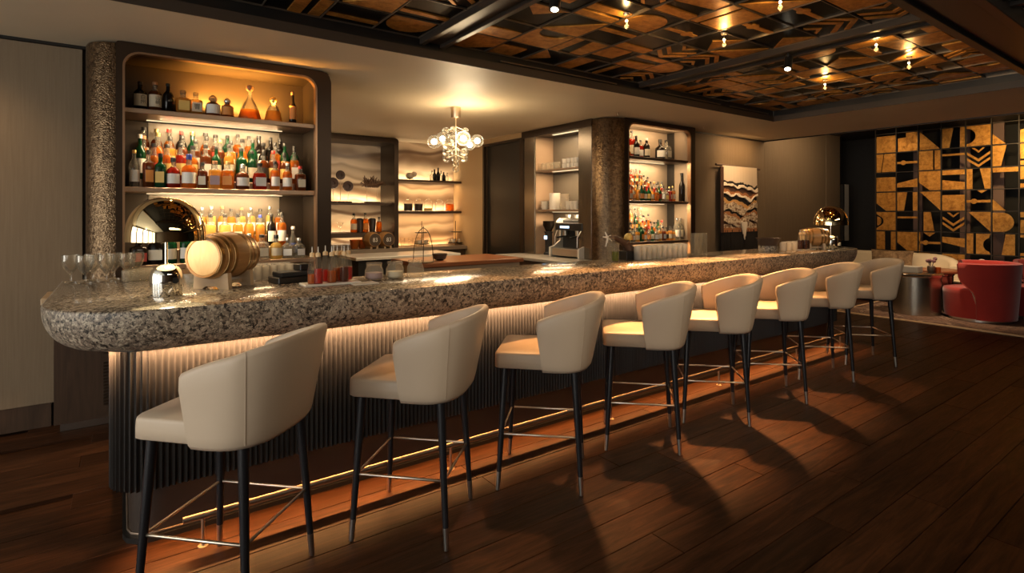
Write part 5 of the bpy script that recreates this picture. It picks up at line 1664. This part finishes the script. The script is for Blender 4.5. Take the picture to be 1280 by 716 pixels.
# driftwood head with yellow ball, flower sprig and green drink
dw = thing('driftwood_ornament', 'dark driftwood ornament topped by a yellow ball on a black box, before the round column', 'ornament', (at_y(786, 3.22), 3.22, ZB))
DRW = plain('dark_driftwood', (0.07, 0.035, 0.02), 0.5)
obj('box_base', bx(-0.08, 0.10, -0.05, 0.05, 0, 0.075, 0.004), M['black'], dw)
bm = new()
tube(bm, [(0.0, 0, 0.07), (-0.03, 0.0, 0.12), (-0.07, 0.0, 0.15), (-0.17, -0.01, 0.19), (-0.26, -0.01, 0.195)], 0.045, 10, r1=0.012)
tube(bm, [(-0.05, 0, 0.15), (0.0, 0, 0.10), (0.05, 0, 0.08)], 0.04, 9, r1=0.03)
obj('wood', bm, DRW, dw, 60)
obj('yellow_ball', sphere(new(), (-0.01, 0, 0.19), 0.036), plain('lemon_skin', (0.62, 0.42, 0.10), 0.5), dw, 180)
bm = new()
for a in range(5):
    an = a * 1.3 + 0.4
    tube(bm, [(-0.27, -0.01, 0.195), (-0.27 + 0.05 * math.cos(an), -0.01 + 0.02 * math.sin(an), 0.195 + 0.045 * math.sin(an))], 0.010, 6, r1=0.004)
tube(bm, [(-0.27, -0.01, 0.195), (-0.29, -0.01, 0.12)], 0.007, 6, r1=0.004)
obj('white_blossom', bm, M['lacquer'], dw, 60)
t = thing('drink_glass', 'tall glass of green drink standing under the driftwood arm', 'glass', (at_y(769, 3.12), 3.12, ZB))
obj('glass', lathe(new(), [(0.026, 0), (0.03, 0.004), (0.032, 0.15), (0.030, 0.15), (0.026, 0.012)], 16, cap1=False), M['glass'], t, 40)
obj('drink', lathe(new(), [(0.024, 0.008), (0.027, 0.012), (0.028, 0.085)], 16), tinted('green_drink', (0.55, 0.6, 0.12), 0.4, (0.3, 0.34, 0.05)), t, 40)
t = thing('drink_glass', 'tall empty glass beside the green drink on the bar', 'glass', (at_y(763, 3.2), 3.2, ZB))
obj('glass', lathe(new(), [(0.026, 0), (0.03, 0.004), (0.033, 0.20), (0.031, 0.20), (0.026, 0.012)], 16, cap1=False), M['glass'], t, 40)
# dark planter bowl
pb = thing('planter_bowl', 'dark flared bowl on a speckled foot at the far part of the bar', 'bowl', (at_y(960, 3.10), 3.10, ZB))
obj('bowl', lathe(new(), [(0.085, 0.055), (0.115, 0.13), (0.125, 0.135), (0.118, 0.135), (0.08, 0.07)], 28), plain('dark_pewter', (0.10, 0.07, 0.055), 0.4, 0.5), pb, 40)
obj('foot', lathe(new(), [(0.095, 0), (0.095, 0.055)], 24), M['granite'], pb, 40)
bottle('squat', 'dark', 'cream', 'black', 0.13, 0.035, (at_y(1046.5, 2.95), 2.95, ZB), 'small dark bottle between the barrel and the lamp at the far bar end', None)

# ================================================================== WALL HANGING
wh = thing('wall_hanging', 'woven wall hanging of cream, black and rust wool with long black fringe', 'wall hanging', (0, 4.90, 0))
xa, xb = at_y(901, 4.9), at_y(944, 4.9)
ztop = 2.235
obj('rod', tube(new(), [(xa - 0.13, 0, ztop), (xb + 0.12, 0, ztop - 0.02)], 0.018, 8), DRW, wh, 60)
rw = random.Random(12)
def wave(u, base, amp, ph, fr=1.0):
    return base + amp * (0.9 * math.sin(u * 5.2 * fr + ph) + 0.55 * math.sin(u * 11 * fr + ph * 2.3) + 0.35 * math.sin(u * 23 + ph * 5)) + rw.uniform(-0.012, 0.012)
def wool(name, a, b_):
    t = NT(name)
    v = t.coords()
    n = t.noise(v, 26, 4, 0.7)
    return t.bsdf(t.ramp(n, [(0.42, a), (0.55, b_)]), 0.9, 0, t.bump(t.noise(v, 70, 3), 0.8, 0.02))
yarn = {'cream': plain('cream_wool', (0.66, 0.55, 0.42), 0.9), 'black': plain('black_wool', (0.02, 0.016, 0.014), 0.95), 'rust': plain('rust_wool', (0.34, 0.14, 0.05), 0.9),
        'brown': plain('brown_wool', (0.10, 0.045, 0.025), 0.9), 'white': plain('white_wool', (0.78, 0.68, 0.54), 0.9), 'fleck': wool('flecked_wool', (0.20, 0.10, 0.05), (0.72, 0.60, 0.44)), 'ochre': plain('ochre_wool', (0.55, 0.30, 0.10), 0.9)}
bands = [('cream', None), ('black', (1.98, .03, .5)), ('white', (1.925, .032, .4)), ('brown', (1.90, .034, .3)), ('rust', (1.83, .036, .9)), ('white', (1.785, .036, 1.0)), ('black', (1.765, .045, 1.2)), ('ochre', (1.69, .045, 1.3)),
         ('fleck', (1.645, .05, 1.5)), ('black', (1.55, .05, 2.2)), ('rust', (1.50, .045, 2.3)), ('fleck', (1.46, .04, 2.5)), ('brown', (1.36, .035, 2.8)), ('fleck', (1.325, .03, 3.0)), ('rust', (1.265, .008, 1.0))]
NW = 26
tops = []
for nm, w_ in bands:
    tops.append([ztop - 0.01 if w_ is None else wave(u / NW, *w_) for u in range(NW + 1)])
tops.append([1.215] * (NW + 1))
for b_i, (nm, w_) in enumerate(bands):
    bm = new()
    d = -0.02 - 0.006 * (b_i % 3) - (0.01 if nm in ('white', 'cream') else 0)
    f0, f1, k0, k1 = [], [], [], []
    for u in range(NW + 1):
        x = xa + (xb - xa) * u / NW
        zt = tops[b_i][u]; zb_ = min(tops[b_i + 1][u], zt - 0.006)
        jit = 0.004 * math.sin(u * 2.7 + b_i)
        f1.append(bm.verts.new((x, d + jit, zt))); f0.append(bm.verts.new((x, d + jit - 0.004, zb_ - 0.012)))
        k1.append(bm.verts.new((x, -0.004, zt))); k0.append(bm.verts.new((x, -0.004, zb_ - 0.012)))
    for u in range(NW):
        bm.faces.new((f0[u], f0[u + 1], f1[u + 1], f1[u])); bm.faces.new((k0[u + 1], k0[u], k1[u], k1[u + 1]))
        bm.faces.new((f1[u], f1[u + 1], k1[u + 1], k1[u])); bm.faces.new((f0[u + 1], f0[u], k0[u], k0[u + 1]))
    bm.faces.new((f0[0], f1[0], k1[0], k0[0])); bm.faces.new((f1[-1], f0[-1], k0[-1], k1[-1]))
    obj('woven_band', bm, yarn[nm], wh, 40)
bm = new()
rr = random.Random(9)
for k in range(60):
    x = xa - 0.02 + (xb - xa + 0.04) * k / 59
    y = -0.02 + rr.uniform(-0.008, 0.008)
    tube(bm, [(x, y, 1.235), (x + rr.uniform(-0.01, 0.01), y, 0.72 + rr.uniform(-0.03, 0.03))], 0.014, 5, r1=0.008)
obj('black_fringe', bm, yarn['black'], wh)['kind'] = 'stuff'
bm = new()
for k in range(14):
    x = (xa + xb) / 2 + 0.07 + rr.uniform(-0.09, 0.09)
    tube(bm, [(x, -0.05, 1.36), (x * 0.4 + 0.6 * ((xa + xb) / 2 + 0.07), -0.055, 1.08 + rr.uniform(-0.05, 0.06) + abs(x - (xa + xb) / 2 - 0.07) * 1.5)], 0.013, 5, r1=0.008)
obj('white_tassel', bm, yarn['white'], wh)['kind'] = 'stuff'
bm = new()
for k in range(10):
    x = xa - 0.03 + rr.uniform(-0.03, 0.03)
    tube(bm, [(x, -0.035, 2.2), (x, -0.04, 1.2)], 0.013, 5, r1=0.01)
obj('brown_strands', bm, yarn['brown'], wh)['kind'] = 'stuff'
area('wall_wash', (7.9, 4.6, 2.66), 0.9, 0.05, 5, WARM, target=(7.9, 4.9, 1.9))
# pale upright panel at the end of the wall
pp = thing('wall_panel_light', 'pale upright narrow panel at the far end of the taupe wall', 'wall panel', (11.62, 4.88, 0))
obj('face', bx(-0.08, 0.10, 0.0, 0.03, 0.95, 2.06, 0.004), plain('pale_metal_panel', (0.5, 0.48, 0.44), 0.45), pp)
obj('backing', bx(-0.14, -0.08, 0.0, 0.06, 0.95, 2.06, 0.003), M['black'], pp)

# ================================================================== LOUNGE
rg = thing('area_rug', 'dark patterned rug with pale border under the lounge seats', 'rug', (0, 0, 0))
obj('pile', bx(8.86, 11.1, -1.5, 3.85, 0.0, 0.014, 0.004), M['rug'], rg)
obj('border', bx(8.83, 8.885, -1.5, 3.88, 0.0, 0.016, 0.003), M['rugedge'], rg)
obj('border', bx(8.885, 11.1, 3.85, 3.88, 0.0, 0.016, 0.003), M['rugedge'], rg)

# ivory sofa along the screen
so = thing('sofa', 'ivory sofa with rounded back along the gold screen', 'sofa', (10.74, -0.1, 0.016))
pl = rrect(-0.40, 0.40, 2.80, 5.0, [0.38, 0.1, 0.1, 0.38], 10)
obj('seat', rings_loft(new(), [[(x, y, 0.08) for x, y in pl], [(x, y, 0.38) for x, y in pl], [(x * 0.97, 3.9 + (y - 3.9) * 0.985, 0.42) for x, y in pl]]), M['ivory'], so, 50)
bo = [(0.42 - 0.02, 5.0)] + [(0.40, 5.0 - 0.18 * k) for k in range(11)]
cen = [(0.33, 5.0 - 0.17 * k) for k in range(10)] + [(0.33 - 0.36 * (1 - math.cos(a)), 3.47 - 0.45 * math.sin(a) - 0.0) for a in [PI / 2 * k / 8 for k in range(1, 9)]]
rings = []
for i, (x, y) in enumerate(cen):
    f = i / (len(cen) - 1)
    zt = 0.80 - 0.16 * max(0, (f - 0.55) / 0.45) ** 2
    a = Vector(cen[max(0, i - 1)]); b_ = Vector(cen[min(len(cen) - 1, i + 1)])
    tt = (b_ - a).normalized(); nx, ny = -tt.y, tt.x
    h = 0.075
    def Q(d, z):
        return (x + nx * d, y + ny * d, z)
    rings.append([Q(-h, 0.06), Q(-h, zt - 0.06), Q(-h * 0.7, zt - 0.015), Q(0, zt), Q(h * 0.7, zt - 0.015), Q(h, zt - 0.06), Q(h, 0.06)])
obj('backrest', rings_loft(new(), rings), M['ivory'], so, 60)
obj('plinth', bx(-0.34, 0.34, 2.95, 5.0, 0.0, 0.08), M['black'], so)

def cushion_bm(w_, h_, t_):
    bm = new()
    bmesh.ops.create_cube(bm, size=1)
    bmesh.ops.subdivide_edges(bm, edges=bm.edges[:], cuts=9, use_grid_fill=True)
    for v in bm.verts:
        u, q, s_ = v.co.x * 2, v.co.y * 2, v.co.z * 2
        bul = (1 - u ** 4) * (1 - q ** 4)
        v.co = (u * w_ / 2 * (1 - 0.06 * (1 - q * q)), q * h_ / 2 * (1 - 0.06 * (1 - u * u)), s_ * (0.012 + t_ / 2 * bul ** 0.6))
    return bm
FUR = None
t_ = NT('brown_fur'); v_ = t_.coords(); n_ = t_.noise(v_, 12, 5, 0.7, 1.0)
FUR = t_.bsdf(t_.ramp(n_, [(0.3, (0.10, 0.055, 0.028)), (0.7, (0.42, 0.29, 0.17))]), 0.9, 0, t_.bump(n_, 0.8, 0.02))
cu_ = tag(obj('cushion', cushion_bm(0.62, 0.40, 0.16), FUR, None, 60, (10.60, 3.82, 0.66)), 'brown mottled fur cushion leaning on the ivory sofa back', 'cushion')
cu_.location.x = 10.80
cu_.rotation_euler = (math.radians(80), 0, math.radians(-85))

# steel drum tables
def drum(x, y, r, h, lab):
    t = thing('drum_table', lab, 'table', (x, y, 0.016), 0, 'metal drum tables')
    obj('drum', lathe(new(), [(r * 0.97, 0), (r * 0.97, h - 0.05), (r * 0.9, h - 0.045)], 48), M['drum'], t, 40)
    obj('top', lathe(new(), [(r * 0.99, h - 0.05), (r * 1.04, h - 0.03), (r * 1.04, h - 0.01), (r * 1.0, h)], 48), M['drumtop'], t, 40)
M['drum'] = plain('brushed_gunmetal', (0.42, 0.37, 0.30), 0.26, 0.95)
M['drumtop'] = plain('polished_gunmetal', (0.42, 0.38, 0.32), 0.14, 0.95)
drum(9.62, 3.10, 0.33, 0.60, 'steel drum coffee table beside the red chair')
drum(10.16, 2.98, 0.2, 0.58, 'second drum table with wooden top, behind the steel drum table')
dt2 = [o for o in C.objects if o.name.startswith('drum_table')][-1]
obj('wood_top', lathe(new(), [(0.30, 0.58), (0.31, 0.59), (0.31, 0.61), (0.30, 0.62)], 40), M['redwood'], dt2, 40)
bxx_ = tag(obj('tray_box', bx(-0.10, 0.10, -0.13, 0.13, 0, 0.085, 0.004), plain('grey_box', (0.36, 0.35, 0.33), 0.4), None, None, (9.62, 3.16, 0.6165)), 'grey lidded box on the steel drum table', 'box')
fv = thing('flower_vase', 'small dark vase of purple flowers on the steel drum table', 'vase', (9.73, 2.93, 0.6165))
obj('vase', lathe(new(), [(0.035, 0), (0.05, 0.03), (0.05, 0.09), (0.04, 0.10)], 14), plain('dark_vase', (0.10, 0.075, 0.06), 0.3), fv, 40)
rr = random.Random(4)
for k in range(7):
    a = rr.uniform(0, 6.28); R_ = rr.uniform(0.02, 0.075)
    c_ = (R_ * math.cos(a), R_ * math.sin(a), 0.15 + rr.uniform(0, 0.07))
    fs_ = obj('flower', sphere(new(), c_, 0.026, 8, 6), plain('plum_petal', (0.20, 0.10, 0.12), 0.7) if k == 0 else bpy.data.materials['plum_petal'], fv, 60)
    obj('stem', tube(new(), [(0, 0, 0.06), c_], 0.004, 5), M['legblack'], fs_)
tag(obj('candle_glass', lathe(new(), [(0.03, 0), (0.034, 0.08), (0.031, 0.08), (0.028, 0.01)], 14, cap1=False), BC['amber'], None, 40, (9.86, 2.98, 0.6165 - 0.06 + 0.0) if False else (9.78, 2.86, 0.6165)), 'amber candle glass beside the flower vase on the drum table', 'candle')

def tub_chair(x, y, yaw, lab):
    t = thing('tub_chair', lab, 'armchair', (x, y, 0.016), yaw, 'red velvet tub chairs')
    n = 40
    # seat drum
    obj('base_ring', lathe(new(), [(0.34, 0), (0.34, 0.035)], 40), M['steel'], t, 40)
    pl = [(0.02 + 0.39 * math.cos(2 * PI * i / n), 0.35 * math.sin(2 * PI * i / n)) for i in range(n)]
    def sc(k, z):
        return [(px_ * k, py_ * k, z) for px_, py_ in pl]
    obj('seat', rings_loft(new(), [sc(0.94, 0.035), sc(0.97, 0.12), sc(1, 0.36), sc(1, 0.40), sc(0.97, 0.43), sc(0.8, 0.445), sc(0.3, 0.45)]), M['red'], t, 60)
    # wrapped back: lower part shorter than the upper arms
    NA, NZ_ = 44, 12
    rings = []
    for i in range(NA + 1):
        s = -1 + 2 * i / NA
        ring_o, ring_i = [], []
        for k in range(NZ_ + 1):
            f = k / NZ_
            z = 0.035 + f * 0.745
            lim = 1.72 + 0.50 * (1 / (1 + math.exp(-(z - 0.47) * 26)))
            a = PI + s * lim
            rx, ry = 0.375 + 0.05 * f, 0.39 + 0.04 * f
            ring_o.append((-0.02 + rx * math.cos(a), ry * math.sin(a), z + (0.012 * math.cos(s * PI / 2) if f == 1 else 0)))
            th = 0.075
            ring_i.append((-0.02 + (rx - th) * math.cos(a), (ry - th) * math.sin(a), z))
        top_o, top_i = Vector(ring_o[-1]), Vector(ring_i[-1])
        mids = [tuple(top_o.lerp(top_i, q) + Vector((0, 0, 0.018 * math.sin(PI * q)))) for q in (0.25, 0.5, 0.75)]
        rings.append(ring_o + mids + ring_i[::-1])
    obj('backrest', rings_loft(new(), rings), M['red'], t, 60)
    for e in (0, -1):
        obj('piping', tube(new(), rings[e][0:NZ_ + 1], 0.006, 6), M['redpipe'], t, 60)
    return t
tub_chair(9.77, 2.38, math.radians(104), 'crimson velvet tub chair beside the steel drum table')
tub_chair(10.60, 1.90, math.radians(112), 'crimson velvet tub chair standing behind the other red chair')
gl_ = thing('folded_napkins', 'white folded napkins on the table behind the red chair', 'napkins', (10.60, 2.56, 0.016))
obj('stand', lathe(new(), [(0.2, 0), (0.2, 0.02), (0.04, 0.03), (0.04, 0.66), (0.14, 0.67), (0.14, 0.69)], 20), M['black'], gl_, 40)
for k, dx in enumerate((-0.06, 0.09)):
    obj('napkin', sphere(new(), (dx, 0.02 * k, 0.735), 0.055, 10, 7, 0.8), M['lacquer'], gl_, 60)

# ================================================================== CEILING FITTINGS
def pin(px, py, i, power):
    X, Y = at_z(px, py, HC - 0.09)
    t = thing('pin_light', 'small warm pin light with glass drop on the gold ceiling, %s' % i, 'ceiling light', (X, Y, HC - 0.004), 0, 'pin lights on the gold ceiling')
    obj('plate', lathe(new(), [(0.02, -0.012), (0.024, 0.0)], 14), M['brass'], t, 40)
    obj('stem', tube(new(), [(0, 0, -0.01), (0, 0, -0.075)], 0.003, 6), M['brass'], t)
    obj('bulb', sphere(new(), (0, 0, -0.05), 0.008, 10, 7), M['pin'], t, 180)
    obj('drop', lathe(new(), [(0.004, -0.105), (0.016, -0.085), (0.004, -0.065)], 12), M['glass'], t, 40)
    point('pin_glow', (X, Y, HC - 0.07), power, (1.0, 0.58, 0.2), 0.02)
M['pin'] = glow('pin_glow', (1.0, 0.75, 0.4), 120)
for k, (px, py, where) in enumerate([(975, 10, 'nearest the picture top'), (905, 56, 'left of the grey beam'), (783, 33, 'beside the wide beam'), (1095, 62, 'third bay, nearer one'), (1136, 84, 'third bay, next one'), (1031, 110, 'third bay, by the fascia')]):
    pin(px, py, where, 1.8)
def track(px, py, tgt, lab):
    X, Y = at_z(px, py, 2.70)
    t = thing('track_spot', lab, 'spotlight', (X, Y, 0), 0, 'black track spots')
    d = (Vector(tgt) - Vector((X, Y, 2.72))).normalized()
    obj('stem', tube(new(), [(0, 0, HC + 0.02), (0, 0, 2.74)], 0.012, 8), M['black'], t)
    c = Vector((0, 0, 2.72))
    h = obj('head', tube(new(), [c - d * 0.06, c + d * 0.06], 0.032, 16), M['black'], t, 40)
    obj('lens', tube(new(), [c + d * 0.059, c + d * 0.062], 0.022, 14), glow('spot_lens', (1, 0.85, 0.6), 14) if 'spot_lens' not in bpy.data.materials else bpy.data.materials['spot_lens'], h, 40)
track(694, 5, (1.4, 2.0, 0), 'black track spot under the wide ceiling beam')
track(985, 82, (3.2, 1.9, 0), 'black track spot under the grey ceiling beam')
for k, (px, py) in enumerate(((772, 141), (880, 158))):
    X, Y = at_z(px, py, HS)
    t = thing('sprinkler_head', 'small brass sprinkler head on the plaster soffit, %s' % ('before the round column' if k == 0 else 'beside the right cabinet'), 'sprinkler', (X, Y, HS), 0, 'sprinkler heads')
    obj('plate', lathe(new(), [(0.018, -0.008), (0.026, -0.001)], 16), M['brass'], t, 40)
    obj('nozzle', lathe(new(), [(0.014, -0.035), (0.006, -0.03), (0.006, -0.008)], 12), M['brass'], t, 40)

# light on the screen and lounge from the far ceiling
spot('screen_light', (9.7, 2.1, 2.66), (11.2, 2.3, 2.4), 75, 70, 0.8, (1.0, 0.66, 0.28), 0.05)
spot('screen_light', (9.4, 3.3, 2.66), (11.2, 3.4, 1.2), 24, 70, 0.9, (1.0, 0.62, 0.28), 0.05)
spot('lounge_light', (9.2, 2.6, 2.66), (10.0, 2.7, 0.5), 140, 70, 0.9, (1.0, 0.68, 0.4), 0.05)
# downlights in the soffit over the bar
for i, x in enumerate((0.4, 2.0, 3.6, 5.2, 6.4)):
    spot('bar_spot', (x, 3.95, 2.69), (x, 3.0, 1.1), 34, 60, 0.8, (1.0, 0.66, 0.36), 0.04)
spot('bar_spot', (4.4, 3.95, 2.69), (4.35, 3.15, 1.15), 30, 40, 0.8, (1.0, 0.74, 0.48), 0.04)  # extra spot added to brighten the highball glasses
spot('bar_spot', (0.9, 3.95, 2.69), (0.75, 3.5, 1.15), 16, 34, 0.8, (1.0, 0.74, 0.48), 0.04)
spot('wall_downlight', (-1.2, 4.3, 2.69), (-0.9, 5.0, 1.7), 26, 80, 0.9, (1.0, 0.66, 0.36), 0.05)
spot('wall_downlight', (7.4, 4.3, 2.69), (7.8, 5.0, 1.2), 40, 80, 0.9, (1.0, 0.66, 0.36), 0.05)
area('wall_wash', (9.6, 4.2, 2.96), 1.6, 0.1, 8, (1.0, 0.68, 0.38), target=(9.9, 5.0, 1.4))
area('alcove_fill', (3.6, 6.6, 2.68), 1.2, 0.8, 14, (1.0, 0.75, 0.48))
